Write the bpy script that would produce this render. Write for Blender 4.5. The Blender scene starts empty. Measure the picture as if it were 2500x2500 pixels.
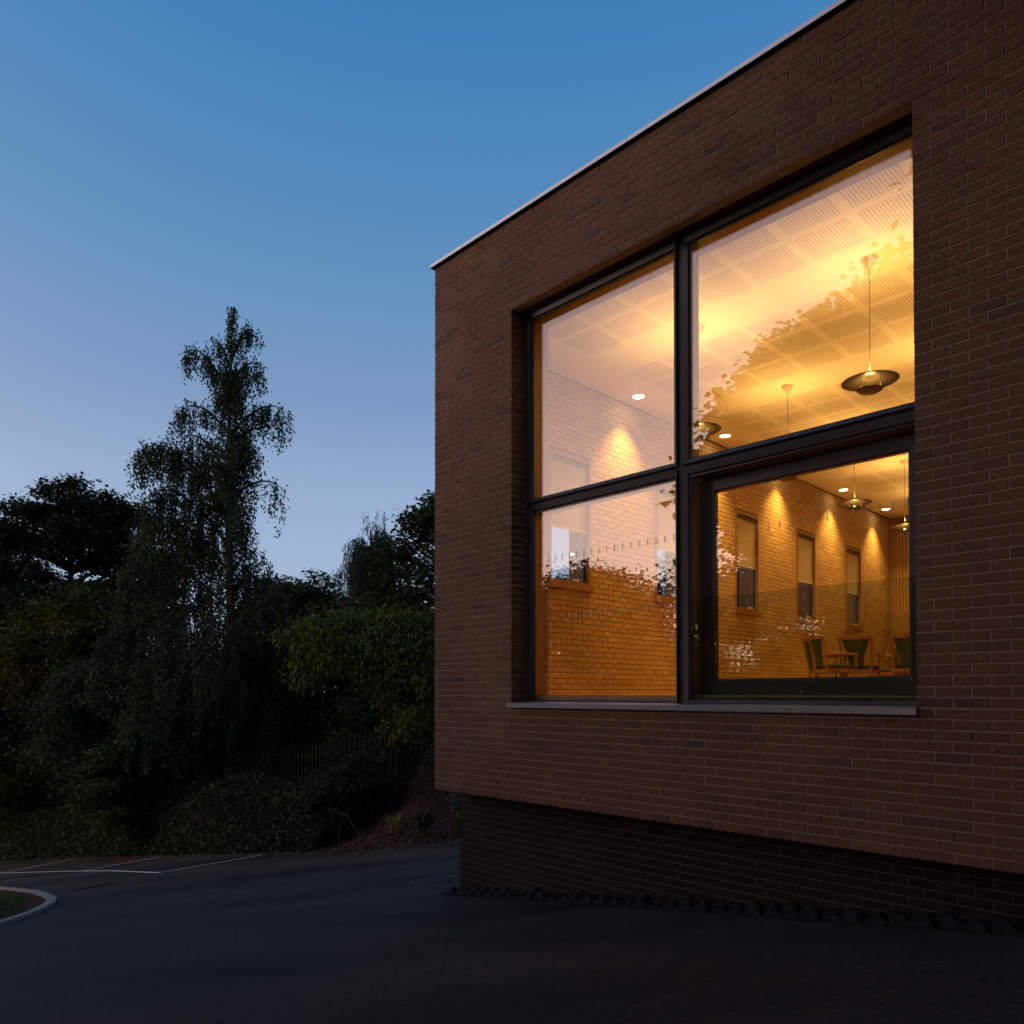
import bpy, math, random
import numpy as np
from mathutils import Matrix, Vector

random.seed(7)
rng = np.random.default_rng(7)
sc = bpy.context.scene
COL = sc.collection
R = math.radians

# ------------------------------------------------------------------ camera
ZE = 2.4                                   # eye height above the datum (ground at the plinth corner)
cam = bpy.data.objects.new('camera', bpy.data.cameras.new('camera'))
COL.objects.link(cam)
cam.location = (0, 0, ZE)
cam.rotation_euler = (R(90.87), 0, 0)
cam.data.sensor_width = 36
cam.data.lens = 36 * 1853 / 2500
cam.data.shift_y = 414 / 2500
cam.data.clip_start = 0.05
cam.data.clip_end = 2000
sc.camera = cam

# ------------------------------------------------------------------ sky, sun, exposure
SUN_EL, SUN_ROT = 2.0, 248.0
w = bpy.data.worlds.new('World')
sc.world = w
w.use_nodes = True
nt = w.node_tree
bg = nt.nodes['Background']
sky = nt.nodes.new('ShaderNodeTexSky')
sky.sky_type = 'NISHITA'
sky.sun_disc = False
sky.sun_elevation = R(SUN_EL)
sky.sun_rotation = R(SUN_ROT)
sky.dust_density = 0.2
sky.ozone_density = 4.5
geo = nt.nodes.new('ShaderNodeTexCoord')
sep = nt.nodes.new('ShaderNodeSeparateXYZ')
nt.links.new(geo.outputs['Generated'], sep.inputs[0])
ramp = nt.nodes.new('ShaderNodeValToRGB')
stops = [(0.0, (.05, .055, .065)), (0.498, (.10, .11, .13)), (0.502, (.45, .54, .70)), (.578, (.41, .52, .71)), (.63, (.345, .46, .67)), (.67, (.245, .37, .585)), (.75, (.125, .305, .55)),
         (.83, (.058, .238, .52)), (1.0, (.034, .155, .40))]
el = ramp.color_ramp.elements
while len(el) < len(stops):
    el.new(.5)
for e_, (p_, c_) in zip(el, stops):
    e_.position = p_
    e_.color = (*c_, 1)
mad = nt.nodes.new('ShaderNodeMath')
mad.operation = 'MULTIPLY_ADD'
mad.inputs[1].default_value = .5
mad.inputs[2].default_value = .5
nt.links.new(sep.outputs[2], mad.inputs[0])
nt.links.new(mad.outputs[0], ramp.inputs[0])
gain = nt.nodes.new('ShaderNodeVectorMath')
gain.operation = 'SCALE'
gain.inputs['Scale'].default_value = 10.0
nt.links.new(ramp.outputs[0], gain.inputs[0])
sgain = nt.nodes.new('ShaderNodeVectorMath')
sgain.operation = 'SCALE'
sgain.inputs['Scale'].default_value = 4.0
nt.links.new(sky.outputs[0], sgain.inputs[0])
mixs = nt.nodes.new('ShaderNodeMix')
mixs.data_type = 'RGBA'
mixs.inputs[0].default_value = .15
nt.links.new(gain.outputs[0], mixs.inputs[6])
nt.links.new(sgain.outputs[0], mixs.inputs[7])
# broad afterglow round the point where the sun went down, fading upwards and sideways
sdir = nt.nodes.new('ShaderNodeVectorMath')
sdir.operation = 'DOT_PRODUCT'
sdir.inputs[1].default_value = (math.sin(R(SUN_ROT)), math.cos(R(SUN_ROT)), 0)
nt.links.new(geo.outputs['Generated'], sdir.inputs[0])


def wmath(op, a, b_=None):
    n_ = nt.nodes.new('ShaderNodeMath')
    n_.operation = op
    for i_, q_ in enumerate((a, b_)):
        if q_ is None:
            continue
        if isinstance(q_, (int, float)):
            n_.inputs[i_].default_value = q_
        else:
            nt.links.new(q_, n_.inputs[i_])
    return n_.outputs[0]


az = wmath('POWER', wmath('MULTIPLY', wmath('ADD', sdir.outputs['Value'], 1.0), .5), 9.0)
up = wmath('POWER', wmath('SUBTRACT', 1.0, wmath('MAXIMUM', sep.outputs[2], 0.0)), 1.0)
above = wmath('GREATER_THAN', sep.outputs[2], 0.0)
glow = wmath('MULTIPLY', wmath('MULTIPLY', az, up), above)
gcol = nt.nodes.new('ShaderNodeVectorMath')
gcol.operation = 'SCALE'
gcol.inputs[0].default_value = (48.0, 31.0, 21.5)
nt.links.new(glow, gcol.inputs['Scale'])
gsum = nt.nodes.new('ShaderNodeVectorMath')
gsum.operation = 'ADD'
nt.links.new(mixs.outputs[2], gsum.inputs[0])
nt.links.new(gcol.outputs[0], gsum.inputs[1])
nt.links.new(gsum.outputs[0], bg.inputs[0])
bg.inputs[1].default_value = 0.1

sl = bpy.data.lights.new('afterglow_sun', 'SUN')
sl.energy = 0.04
sl.angle = R(12)
sl.color = (1, .62, .42)
so = bpy.data.objects.new('afterglow_sun', sl)
COL.objects.link(so)
so.rotation_euler = (R(90 - SUN_EL), 0, R(180 - SUN_ROT))
so.location = (-30, -10, 12)

vs = sc.view_settings
vs.view_transform = 'Standard'
vs.look = 'None'
vs.exposure = 0.0
vs.gamma = 1.0
vs.use_curve_mapping = False
sc.render.engine = 'CYCLES'
cy = sc.cycles
cy.use_denoising = True
cy.max_bounces = 10
cy.diffuse_bounces = 5
cy.glossy_bounces = 4
cy.transmission_bounces = 6
cy.transparent_max_bounces = 16
cy.sample_clamp_indirect = 4.0
cy.caustics_reflective = False
cy.caustics_refractive = False

# ------------------------------------------------------------------ frames
CX, CY_ = -0.935, 9.14                     # corner of the building (plan), facade runs at -45.67 degrees
ANG = R(-45.6725)
B = Matrix.Translation((CX, CY_, ZE)) @ Matrix.Rotation(ANG, 4, 'Z')   # local s, t, z (z from eye level = floor level)
W0 = Matrix.Translation((0, 0, ZE))        # world axes, z from eye level
us = np.array([math.cos(ANG), math.sin(ANG)])
vt = np.array([-us[1], us[0]])
C2 = np.array([CX, CY_])


def st2w(s, t):
    p = C2 + s * us + t * vt
    return float(p[0]), float(p[1])


def plane_z(x, y):
    """tarmac plane (z from eye level)"""
    return -2.44 + .145 * ((x - CX) * us[0] + (y - CY_) * us[1])


CAM_S, CAM_T = 7.191, -5.718

# ------------------------------------------------------------------ materials
MATS = {}


def new_mat(name):
    m = bpy.data.materials.new(name)
    m.use_nodes = True
    MATS[name] = m
    n = m.node_tree.nodes
    return m, m.node_tree, n['Principled BSDF']


def node(tr, typ, **kw):
    n = tr.nodes.new(typ)
    for k, v_ in kw.items():
        setattr(n, k, v_)
    return n


def simple(name, col, rough=.6, metal=0., noise=0., nscale=30., bump=0., bscale=80., spec=.5, stretch=None):
    m, tr, b = new_mat(name)
    b.inputs['Roughness'].default_value = rough
    b.inputs['Metallic'].default_value = metal
    b.inputs['Specular IOR Level'].default_value = spec
    b.inputs['Base Color'].default_value = (*col, 1)
    tc = node(tr, 'ShaderNodeTexCoord')
    src = tc.outputs['Object']
    if stretch:
        mp = node(tr, 'ShaderNodeMapping')
        mp.inputs['Scale'].default_value = stretch
        tr.links.new(src, mp.inputs[0])
        src = mp.outputs[0]
    if noise:
        nz = node(tr, 'ShaderNodeTexNoise')
        nz.inputs['Scale'].default_value = nscale
        nz.inputs['Detail'].default_value = 5
        tr.links.new(src, nz.inputs['Vector'])
        rp = node(tr, 'ShaderNodeValToRGB')
        rp.color_ramp.elements[0].position = .3
        rp.color_ramp.elements[1].position = .7
        rp.color_ramp.elements[0].color = (*[c * (1 - noise) for c in col], 1)
        rp.color_ramp.elements[1].color = (*[min(1, c * (1 + noise)) for c in col], 1)
        tr.links.new(nz.outputs['Fac'], rp.inputs[0])
        tr.links.new(rp.outputs[0], b.inputs['Base Color'])
    if bump:
        nz = node(tr, 'ShaderNodeTexNoise')
        nz.inputs['Scale'].default_value = bscale
        nz.inputs['Detail'].default_value = 4
        tr.links.new(src, nz.inputs['Vector'])
        bp = node(tr, 'ShaderNodeBump')
        bp.inputs['Strength'].default_value = bump
        bp.inputs['Distance'].default_value = .01
        tr.links.new(nz.outputs['Fac'], bp.inputs['Height'])
        tr.links.new(bp.outputs[0], b.inputs['Normal'])
    return m


def brick_mat(name, stops, rough=.85, bump=.5, streak=None, spec=.15):
    """colour per brick: 'tint' attribute (joined bricks) plus the object's random value (single bricks)"""
    m, tr, b = new_mat(name)
    b.inputs['Roughness'].default_value = rough
    b.inputs['Specular IOR Level'].default_value = spec
    at = node(tr, 'ShaderNodeAttribute', attribute_name='tint')
    oi = node(tr, 'ShaderNodeObjectInfo')
    ad = node(tr, 'ShaderNodeMath', operation='ADD')
    fr = node(tr, 'ShaderNodeMath', operation='FRACT')
    tr.links.new(at.outputs['Fac'], ad.inputs[0])
    tr.links.new(oi.outputs['Random'], ad.inputs[1])
    tr.links.new(ad.outputs[0], fr.inputs[0])
    rp = node(tr, 'ShaderNodeValToRGB')
    e = rp.color_ramp.elements
    while len(e) < len(stops):
        e.new(.5)
    for q, (p_, c_) in zip(e, stops):
        q.position = p_
        q.color = (*c_, 1)
    tr.links.new(fr.outputs[0], rp.inputs[0])
    g = node(tr, 'ShaderNodeNewGeometry')
    nz = node(tr, 'ShaderNodeTexNoise')
    nz.inputs['Scale'].default_value = 38
    nz.inputs['Detail'].default_value = 6
    tr.links.new(g.outputs['Position'], nz.inputs['Vector'])
    n2 = node(tr, 'ShaderNodeTexNoise')
    n2.inputs['Scale'].default_value = .9
    n2.inputs['Detail'].default_value = 3
    tr.links.new(g.outputs['Position'], n2.inputs['Vector'])
    mr = node(tr, 'ShaderNodeMapRange')
    mr.inputs[1].default_value = .25
    mr.inputs[2].default_value = .75
    mr.inputs[3].default_value = .62
    mr.inputs[4].default_value = 1.38
    tr.links.new(nz.outputs['Fac'], mr.inputs[0])
    mr2 = node(tr, 'ShaderNodeMapRange')
    mr2.inputs[1].default_value = .3
    mr2.inputs[2].default_value = .7
    mr2.inputs[3].default_value = .86
    mr2.inputs[4].default_value = 1.14
    tr.links.new(n2.outputs['Fac'], mr2.inputs[0])
    mu = node(tr, 'ShaderNodeMath', operation='MULTIPLY')
    tr.links.new(mr.outputs[0], mu.inputs[0])
    tr.links.new(mr2.outputs[0], mu.inputs[1])
    vm = node(tr, 'ShaderNodeVectorMath', operation='SCALE')
    tr.links.new(rp.outputs[0], vm.inputs[0])
    tr.links.new(mu.outputs[0], vm.inputs['Scale'])
    out = vm.outputs[0]
    if streak:
        # efflorescence: sparse pale blooms
        n3 = node(tr, 'ShaderNodeTexNoise')
        n3.inputs['Scale'].default_value = 2.3
        n3.inputs['Detail'].default_value = 8
        n3.inputs['Roughness'].default_value = .75
        tr.links.new(g.outputs['Position'], n3.inputs['Vector'])
        m3 = node(tr, 'ShaderNodeMapRange')
        m3.inputs[1].default_value = .70
        m3.inputs[2].default_value = .80
        m3.inputs[3].default_value = 0
        m3.inputs[4].default_value = .35
        tr.links.new(n3.outputs['Fac'], m3.inputs[0])
        mx = node(tr, 'ShaderNodeMix', data_type='RGBA')
        tr.links.new(m3.outputs[0], mx.inputs[0])
        tr.links.new(out, mx.inputs[6])
        mx.inputs[7].default_value = (.42, .40, .38, 1)
        out = mx.outputs[2]
    tr.links.new(out, b.inputs['Base Color'])
    bp = node(tr, 'ShaderNodeBump')
    bp.inputs['Strength'].default_value = bump
    bp.inputs['Distance'].default_value = .006
    tr.links.new(nz.outputs['Fac'], bp.inputs['Height'])
    tr.links.new(bp.outputs[0], b.inputs['Normal'])
    return m


def leaf_mat(name, c0, c1, trans=.25):
    m, tr, b = new_mat(name)
    b.inputs['Roughness'].default_value = .6
    b.inputs['Specular IOR Level'].default_value = .12
    at = node(tr, 'ShaderNodeAttribute', attribute_name='tint')
    rp = node(tr, 'ShaderNodeValToRGB')
    rp.color_ramp.elements[0].color = (*c0, 1)
    rp.color_ramp.elements[1].color = (*c1, 1)
    tr.links.new(at.outputs['Fac'], rp.inputs[0])
    tr.links.new(rp.outputs[0], b.inputs['Base Color'])
    tl = node(tr, 'ShaderNodeBsdfTranslucent')
    tr.links.new(rp.outputs[0], tl.inputs['Color'])
    mx = node(tr, 'ShaderNodeMixShader')
    mx.inputs[0].default_value = trans
    tr.links.new(b.outputs[0], mx.inputs[1])
    tr.links.new(tl.outputs[0], mx.inputs[2])
    tr.links.new(mx.outputs[0], tr.nodes['Material Output'].inputs[0])
    return m


def glass_mat(name, tint, gain_, base):
    """thin window glass: clear transmission plus mirror reflection growing with the angle"""
    m, tr, b = new_mat(name)
    tr.nodes.remove(b)
    tp = node(tr, 'ShaderNodeBsdfTransparent')
    tp.inputs[0].default_value = (*tint, 1)
    gl = node(tr, 'ShaderNodeBsdfGlossy')
    gl.inputs['Roughness'].default_value = 0.0
    gl.inputs['Color'].default_value = (.97, .98, 1, 1)
    lw = node(tr, 'ShaderNodeLayerWeight')
    lw.inputs['Blend'].default_value = .5
    fr = node(tr, 'ShaderNodeMath', operation='POWER')
    tr.links.new(lw.outputs['Facing'], fr.inputs[0])
    fr.inputs[1].default_value = 4.0
    ma = node(tr, 'ShaderNodeMath', operation='MULTIPLY_ADD', use_clamp=True)
    ma.inputs[1].default_value = gain_
    ma.inputs[2].default_value = base
    tr.links.new(fr.outputs[0], ma.inputs[0])
    mx = node(tr, 'ShaderNodeMixShader')
    tr.links.new(ma.outputs[0], mx.inputs[0])
    tr.links.new(tp.outputs[0], mx.inputs[1])
    tr.links.new(gl.outputs[0], mx.inputs[2])
    tr.links.new(mx.outputs[0], tr.nodes['Material Output'].inputs[0])
    return m


def emit_mat(name, col, strength):
    m, tr, b = new_mat(name)
    b.inputs['Base Color'].default_value = (.8, .8, .8, 1)
    b.inputs['Emission Color'].default_value = (*col, 1)
    b.inputs['Emission Strength'].default_value = strength
    return m


WARM = (1.0, .50, .115)
brick_mat('facade_brick', [(0, (.150, .076, .046)), (.25, (.172, .087, .052)), (.5, (.160, .086, .055)), (.7, (.148, .079, .049)), (.85, (.162, .076, .046)),
                           (.94, (.135, .075, .050)), (.975, (.108, .064, .048)), (1, (.118, .068, .049))], streak=True)
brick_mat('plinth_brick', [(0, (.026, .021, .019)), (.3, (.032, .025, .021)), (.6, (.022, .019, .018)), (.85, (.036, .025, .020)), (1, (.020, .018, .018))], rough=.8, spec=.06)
brick_mat('room_brick', [(0, (.46, .30, .15)), (.3, (.54, .36, .18)), (.6, (.50, .32, .16)), (.85, (.58, .40, .21)), (1, (.42, .27, .135))], bump=.3)
simple('mortar', (.29, .235, .19), .95, noise=.25, nscale=25, bump=.4)
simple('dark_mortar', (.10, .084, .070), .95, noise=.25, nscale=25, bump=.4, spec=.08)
simple('room_mortar', (.17, .115, .07), .95, noise=.15)
simple('frame_paint', (.040, .030, .034), .38, noise=.06, nscale=6, spec=.45)
simple('joint_black', (.008, .007, .008), .6)
simple('timber', (.30, .155, .06), .45, noise=.35, nscale=9, stretch=(14, 14, 1.2), bump=.15)
simple('timber_board', (.46, .27, .11), .4, noise=.3, nscale=7, stretch=(1.2, 12, 12), bump=.12)
simple('sill_metal', (.26, .26, .28), .42, metal=.75, noise=.05, nscale=5)
simple('coping_metal', (.56, .58, .62), .42, metal=.55, noise=.05, nscale=4)
simple('plaster', (.78, .74, .68), .9, noise=.03, nscale=3)
simple('ceiling_void', (.30, .26, .20), 1)
simple('soffit_board', (.045, .040, .040), .8, spec=.08)
simple('roof_felt', (.08, .08, .085), .9)
simple('blind_cloth', (.50, .42, .30), .9, noise=.04, nscale=150)
simple('slat_timber', (.36, .20, .085), .5, noise=.25, nscale=5, stretch=(8, 8, .7))
simple('cabinet_timber', (.30, .165, .07), .5, noise=.25, nscale=4, stretch=(6, 6, .8))
simple('shade_metal', (.16, .145, .12), .35, metal=.6, noise=.12, nscale=14)
simple('white_enamel', (.75, .72, .66), .45)
simple('chair_wood', (.36, .17, .065), .4, noise=.3, nscale=8, stretch=(5, 5, 1))
simple('green_cloth', (.055, .075, .045), .95, noise=.3, nscale=60)
simple('table_top', (.66, .56, .40), .4, noise=.05)
simple('black_steel', (.02, .02, .02), .45)
simple('mark_film', (.45, .42, .40), .7)
simple('paver_block', (.020, .020, .021), .75, noise=.3, nscale=30, bump=.6, bscale=60, spec=.08)
simple('kerb_concrete', (.30, .25, .19), .85, noise=.2, nscale=18, bump=.4)
simple('line_paint', (.52, .52, .50), .8, noise=.35, nscale=14)
simple('iron', (.055, .052, .048), .55, metal=.6, noise=.3, nscale=25, bump=.5)
simple('fence_steel', (.006, .009, .007), .55, noise=.3, nscale=10, spec=.08)
simple('bark', (.018, .014, .011), .9, noise=.4, nscale=9, stretch=(3, 3, .7), bump=.8, bscale=20, spec=.08)
simple('birch_bark', (.045, .037, .030), .85, noise=.6, nscale=5, stretch=(1, 1, 5), bump=.5, bscale=20, spec=.08)
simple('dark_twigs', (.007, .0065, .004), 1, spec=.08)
simple('dead_wood', (.085, .062, .045), .9, noise=.3, nscale=12, bump=.5, spec=.08)
glass_mat('window_glass', (.97, .98, .97), 1.0, .080)
glass_mat('guard_glass', (.86, .90, .82), .7, .03)
emit_mat('lamp_glow', (1, .62, .20), 14)
emit_mat('downlight_glow', (1, .80, .42), 30)
leaf_mat('leaf_birch', (.018, .030, .012), (.052, .072, .028))
leaf_mat('leaf_sycamore', (.012, .024, .010), (.034, .052, .020))
leaf_mat('leaf_maple', (.030, .042, .010), (.105, .105, .022))
leaf_mat('leaf_willow', (.040, .055, .030), (.085, .105, .060))
leaf_mat('leaf_dark', (.020, .036, .010), (.066, .092, .024))
leaf_mat('leaf_cherry', (.026, .050, .010), (.110, .135, .026))
leaf_mat('leaf_hedge', (.012, .024, .007), (.036, .054, .015))
leaf_mat('leaf_yellow', (.16, .15, .02), (.30, .27, .05))
leaf_mat('leaf_green', (.05, .10, .02), (.12, .18, .05))
leaf_mat('leaf_grey', (.07, .085, .08), (.13, .15, .14))
leaf_mat('leaf_litter', (.12, .055, .03), (.30, .19, .11), .1)
leaf_mat('mulch_chip', (.030, .014, .009), (.20, .105, .07), .0)
leaf_mat('grass_blade', (.035, .095, .012), (.09, .18, .03))

# tarmac
m, tr, b = new_mat('tarmac')
g = node(tr, 'ShaderNodeNewGeometry')
big = node(tr, 'ShaderNodeTexNoise')
big.inputs['Scale'].default_value = .55
big.inputs['Detail'].default_value = 6
mp = node(tr, 'ShaderNodeMapping')
mp.inputs['Rotation'].default_value = (0, 0, R(35))
mp.inputs['Scale'].default_value = (.45, 1.6, 1)
tr.links.new(g.outputs['Position'], mp.inputs[0])
tr.links.new(mp.outputs[0], big.inputs['Vector'])
fine = node(tr, 'ShaderNodeTexNoise')
fine.inputs['Scale'].default_value = 26
fine.inputs['Detail'].default_value = 8
fine.inputs['Roughness'].default_value = .75
tr.links.new(g.outputs['Position'], fine.inputs['Vector'])
vor = node(tr, 'ShaderNodeTexVoronoi')
vor.inputs['Scale'].default_value = 130
tr.links.new(g.outputs['Position'], vor.inputs['Vector'])
rp = node(tr, 'ShaderNodeValToRGB')
rp.color_ramp.elements[0].position = .32
rp.color_ramp.elements[0].color = (.020, .0152, .0118, 1)
rp.color_ramp.elements[1].position = .70
rp.color_ramp.elements[1].color = (.068, .052, .040, 1)
tr.links.new(big.outputs['Fac'], rp.inputs[0])
mrf = node(tr, 'ShaderNodeMapRange')
mrf.inputs[1].default_value = .36
mrf.inputs[2].default_value = .66
mrf.inputs[3].default_value = .42
mrf.inputs[4].default_value = 1.7
tr.links.new(fine.outputs['Fac'], mrf.inputs[0])
vm = node(tr, 'ShaderNodeVectorMath', operation='SCALE')
tr.links.new(rp.outputs[0], vm.inputs[0])
tr.links.new(mrf.outputs[0], vm.inputs['Scale'])
tr.links.new(vm.outputs[0], b.inputs['Base Color'])
mrr = node(tr, 'ShaderNodeMapRange')
mrr.inputs[3].default_value = .50
mrr.inputs[4].default_value = .85
tr.links.new(big.outputs['Fac'], mrr.inputs[0])
tr.links.new(mrr.outputs[0], b.inputs['Roughness'])
b.inputs['Specular IOR Level'].default_value = .16
bp = node(tr, 'ShaderNodeBump')
bp.inputs['Strength'].default_value = .7
bp.inputs['Distance'].default_value = .006
tr.links.new(vor.outputs['Distance'], bp.inputs['Height'])
tr.links.new(bp.outputs[0], b.inputs['Normal'])

# soil
m, tr, b = new_mat('soil')
g = node(tr, 'ShaderNodeNewGeometry')
n1 = node(tr, 'ShaderNodeTexNoise')
n1.inputs['Scale'].default_value = 9
n1.inputs['Detail'].default_value = 9
n1.inputs['Roughness'].default_value = .7
tr.links.new(g.outputs['Position'], n1.inputs['Vector'])
rp = node(tr, 'ShaderNodeValToRGB')
rp.color_ramp.elements[0].position = .35
rp.color_ramp.elements[0].color = (.030, .014, .010, 1)
rp.color_ramp.elements[1].position = .68
rp.color_ramp.elements[1].color = (.125, .058, .038, 1)
tr.links.new(n1.outputs['Fac'], rp.inputs[0])
tr.links.new(rp.outputs[0], b.inputs['Base Color'])
b.inputs['Roughness'].default_value = .95
b.inputs['Specular IOR Level'].default_value = .08
bp = node(tr, 'ShaderNodeBump')
bp.inputs['Strength'].default_value = 1
bp.inputs['Distance'].default_value = .06
tr.links.new(n1.outputs['Fac'], bp.inputs['Height'])
tr.links.new(bp.outputs[0], b.inputs['Normal'])

# outer face of the side wall and other brick seen only in slivers
m, tr, b = new_mat('brick_return')
tc = node(tr, 'ShaderNodeTexCoord')
sp = node(tr, 'ShaderNodeSeparateXYZ')
tr.links.new(tc.outputs['Object'], sp.inputs[0])
ad = node(tr, 'ShaderNodeMath', operation='ADD')
tr.links.new(sp.outputs[0], ad.inputs[0])
tr.links.new(sp.outputs[1], ad.inputs[1])
cb = node(tr, 'ShaderNodeCombineXYZ')
tr.links.new(ad.outputs[0], cb.inputs[0])
tr.links.new(sp.outputs[2], cb.inputs[1])
bt = node(tr, 'ShaderNodeTexBrick')
bt.inputs['Scale'].default_value = 1
bt.inputs['Brick Width'].default_value = .225
bt.inputs['Row Height'].default_value = .075
bt.inputs['Mortar Size'].default_value = .005
bt.inputs['Color1'].default_value = (.165, .088, .066, 1)
bt.inputs['Color2'].default_value = (.13, .07, .055, 1)
bt.inputs['Mortar'].default_value = (.25, .205, .175, 1)
tr.links.new(cb.outputs[0], bt.inputs['Vector'])
tr.links.new(bt.outputs['Color'], b.inputs['Base Color'])
b.inputs['Roughness'].default_value = .9


# ------------------------------------------------------------------ mesh helpers
class MB:
    def __init__(self):
        self.v, self.f, self.t = [], [], []

    def face(self, idx, tint=0.):
        self.f.append(idx)
        self.t.append(tint)

    def quad(self, a, b_, c, d, tint=0.):
        n = len(self.v)
        self.v += [a, b_, c, d]
        self.face((n, n + 1, n + 2, n + 3), tint)

    def box(self, x0, x1, y0, y1, z0, z1, tint=0., bev=0.):
        n = len(self.v)
        if bev:
            # chamfer round the y0 (front) face
            self.v += [(x0 + bev, y0, z0 + bev), (x1 - bev, y0, z0 + bev), (x1 - bev, y0, z1 - bev), (x0 + bev, y0, z1 - bev),
                       (x0, y0 + bev, z0), (x1, y0 + bev, z0), (x1, y0 + bev, z1), (x0, y0 + bev, z1),
                       (x0, y1, z0), (x1, y1, z0), (x1, y1, z1), (x0, y1, z1)]
            for q in ((0, 1, 2, 3), (4, 5, 1, 0), (5, 6, 2, 1), (6, 7, 3, 2), (7, 4, 0, 3),
                      (8, 9, 5, 4), (9, 10, 6, 5), (10, 11, 7, 6), (11, 8, 4, 7)):
                self.face(tuple(n + i for i in q), tint)
            return self
        self.v += [(x0, y0, z0), (x1, y0, z0), (x1, y1, z0), (x0, y1, z0), (x0, y0, z1), (x1, y0, z1), (x1, y1, z1), (x0, y1, z1)]
        for q in ((0, 3, 2, 1), (4, 5, 6, 7), (0, 1, 5, 4), (1, 2, 6, 5), (2, 3, 7, 6), (3, 0, 4, 7)):
            self.face(tuple(n + i for i in q), tint)
        return self

    def ring(self, o, i_, prof):
        """mitred rectangular frame: o=(s0,s1,z0,z1) outer, i_ inner; prof=[(k,t)] k 0 outer .. 1 inner, a polyline in section, closed"""
        n = len(self.v)
        m_ = len(prof)
        for k, t in prof:
            s0, s1, z0, z1 = [a + (c - a) * k for a, c in zip(o, i_)]
            self.v += [(s0, t, z0), (s1, t, z0), (s1, t, z1), (s0, t, z1)]
        for a in range(m_):
            c = (a + 1) % m_
            for q in range(4):
                r = (q + 1) % 4
                self.face((n + a * 4 + q, n + a * 4 + r, n + c * 4 + r, n + c * 4 + q))
        return self

    def tube(self, pts, rad, seg=6, tint=0., cap=True):
        pts = [Vector(p) for p in pts]
        n0 = len(self.v)
        prev = None
        for i, p in enumerate(pts):
            d = (pts[min(i + 1, len(pts) - 1)] - pts[max(i - 1, 0)])
            if d.length < 1e-9:
                d = Vector((0, 0, 1))
            d.normalize()
            a = d.orthogonal().normalized() if prev is None else (prev - d * prev.dot(d))
            if a.length < 1e-6:
                a = d.orthogonal()
            a.normalize()
            prev = a
            c = d.cross(a)
            r = rad[i] if isinstance(rad, (list, tuple)) else rad
            for k in range(seg):
                th = 2 * math.pi * k / seg
                q = p + a * (r * math.cos(th)) + c * (r * math.sin(th))
                self.v.append((q.x, q.y, q.z))
        for i in range(len(pts) - 1):
            for k in range(seg):
                k2 = (k + 1) % seg
                self.face((n0 + i * seg + k, n0 + i * seg + k2, n0 + (i + 1) * seg + k2, n0 + (i + 1) * seg + k), tint)
        if cap:
            self.face(tuple(n0 + k for k in range(seg))[::-1], tint)
            self.face(tuple(n0 + (len(pts) - 1) * seg + k for k in range(seg)), tint)
        return self

    def lathe(self, prof, cx=0, cy=0, seg=40):
        n0 = len(self.v)
        for r, z in prof:
            for k in range(seg):
                th = 2 * math.pi * k / seg
                self.v.append((cx + r * math.cos(th), cy + r * math.sin(th), z))
        for i in range(len(prof) - 1):
            for k in range(seg):
                k2 = (k + 1) % seg
                self.face((n0 + i * seg + k, n0 + i * seg + k2, n0 + (i + 1) * seg + k2, n0 + (i + 1) * seg + k))
        return self

    def poly_prism(self, pts, z0f, z1f):
        n = len(self.v)
        k = len(pts)
        self.v += [(x, y, z0f(x, y)) for x, y in pts] + [(x, y, z1f(x, y)) for x, y in pts]
        self.face(tuple(range(n, n + k))[::-1])
        self.face(tuple(range(n + k, n + 2 * k)))
        for i in range(k):
            j = (i + 1) % k
            self.face((n + i, n + j, n + k + j, n + k + i))
        return self

    def mesh(self, name, mat, origin=(0, 0, 0), smooth=False):
        me = bpy.data.meshes.new(name)
        ox, oy, oz = origin
        me.from_pydata([(x - ox, y - oy, z - oz) for x, y, z in self.v], [], self.f)
        if any(self.t):
            at = me.attributes.new('tint', 'FLOAT', 'FACE')
            at.data.foreach_set('value', np.array(self.t, dtype=np.float32))
        me.materials.append(MATS[mat])
        if smooth:
            me.polygons.foreach_set('use_smooth', [True] * len(me.polygons))
        me.update()
        return me


def link(name, data, parent=None, mw=None):
    o = bpy.data.objects.new(name, data)
    COL.objects.link(o)
    if parent is not None:
        o.parent = parent
        if mw is not None:
            o.matrix_local = mw
    elif mw is not None:
        o.matrix_world = mw
    return o


def tag(o, label=None, cat=None, group=None, kind=None):
    if label:
        o['label'] = label
    if cat:
        o['category'] = cat
    if group:
        o['group'] = group
    if kind:
        o['kind'] = kind
    return o


def thing(name, label, cat, frame, org=(0, 0, 0), group=None, rot=0.):
    """an Empty at the thing's base; org in the frame's coordinates"""
    o = link(name, None, None, frame @ Matrix.Translation(org) @ Matrix.Rotation(rot, 4, 'Z'))
    o.empty_display_size = .2
    return tag(o, label, cat, group)


def part(name, mb, mat, parent, org=(0, 0, 0), smooth=False, at=None):
    """mesh child; org = the parent's origin in the coordinates the mesh was written in"""
    o = link(name, mb.mesh(name, mat, org, smooth), parent)
    if at is not None:
        o.location = at
    return o


def solo(name, mb, mat, frame, label=None, cat=None, group=None, kind=None, org=(0, 0, 0), smooth=False):
    o = link(name, mb.mesh(name, mat, org, smooth), None, frame @ Matrix.Translation(org))
    return tag(o, label, cat, group, kind)


def copy_tree(o, parent=None):
    c = o.copy()
    COL.objects.link(c)
    if parent is not None:
        c.parent = parent
    for ch in list(o.children):
        copy_tree(ch, c)
    return c


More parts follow.
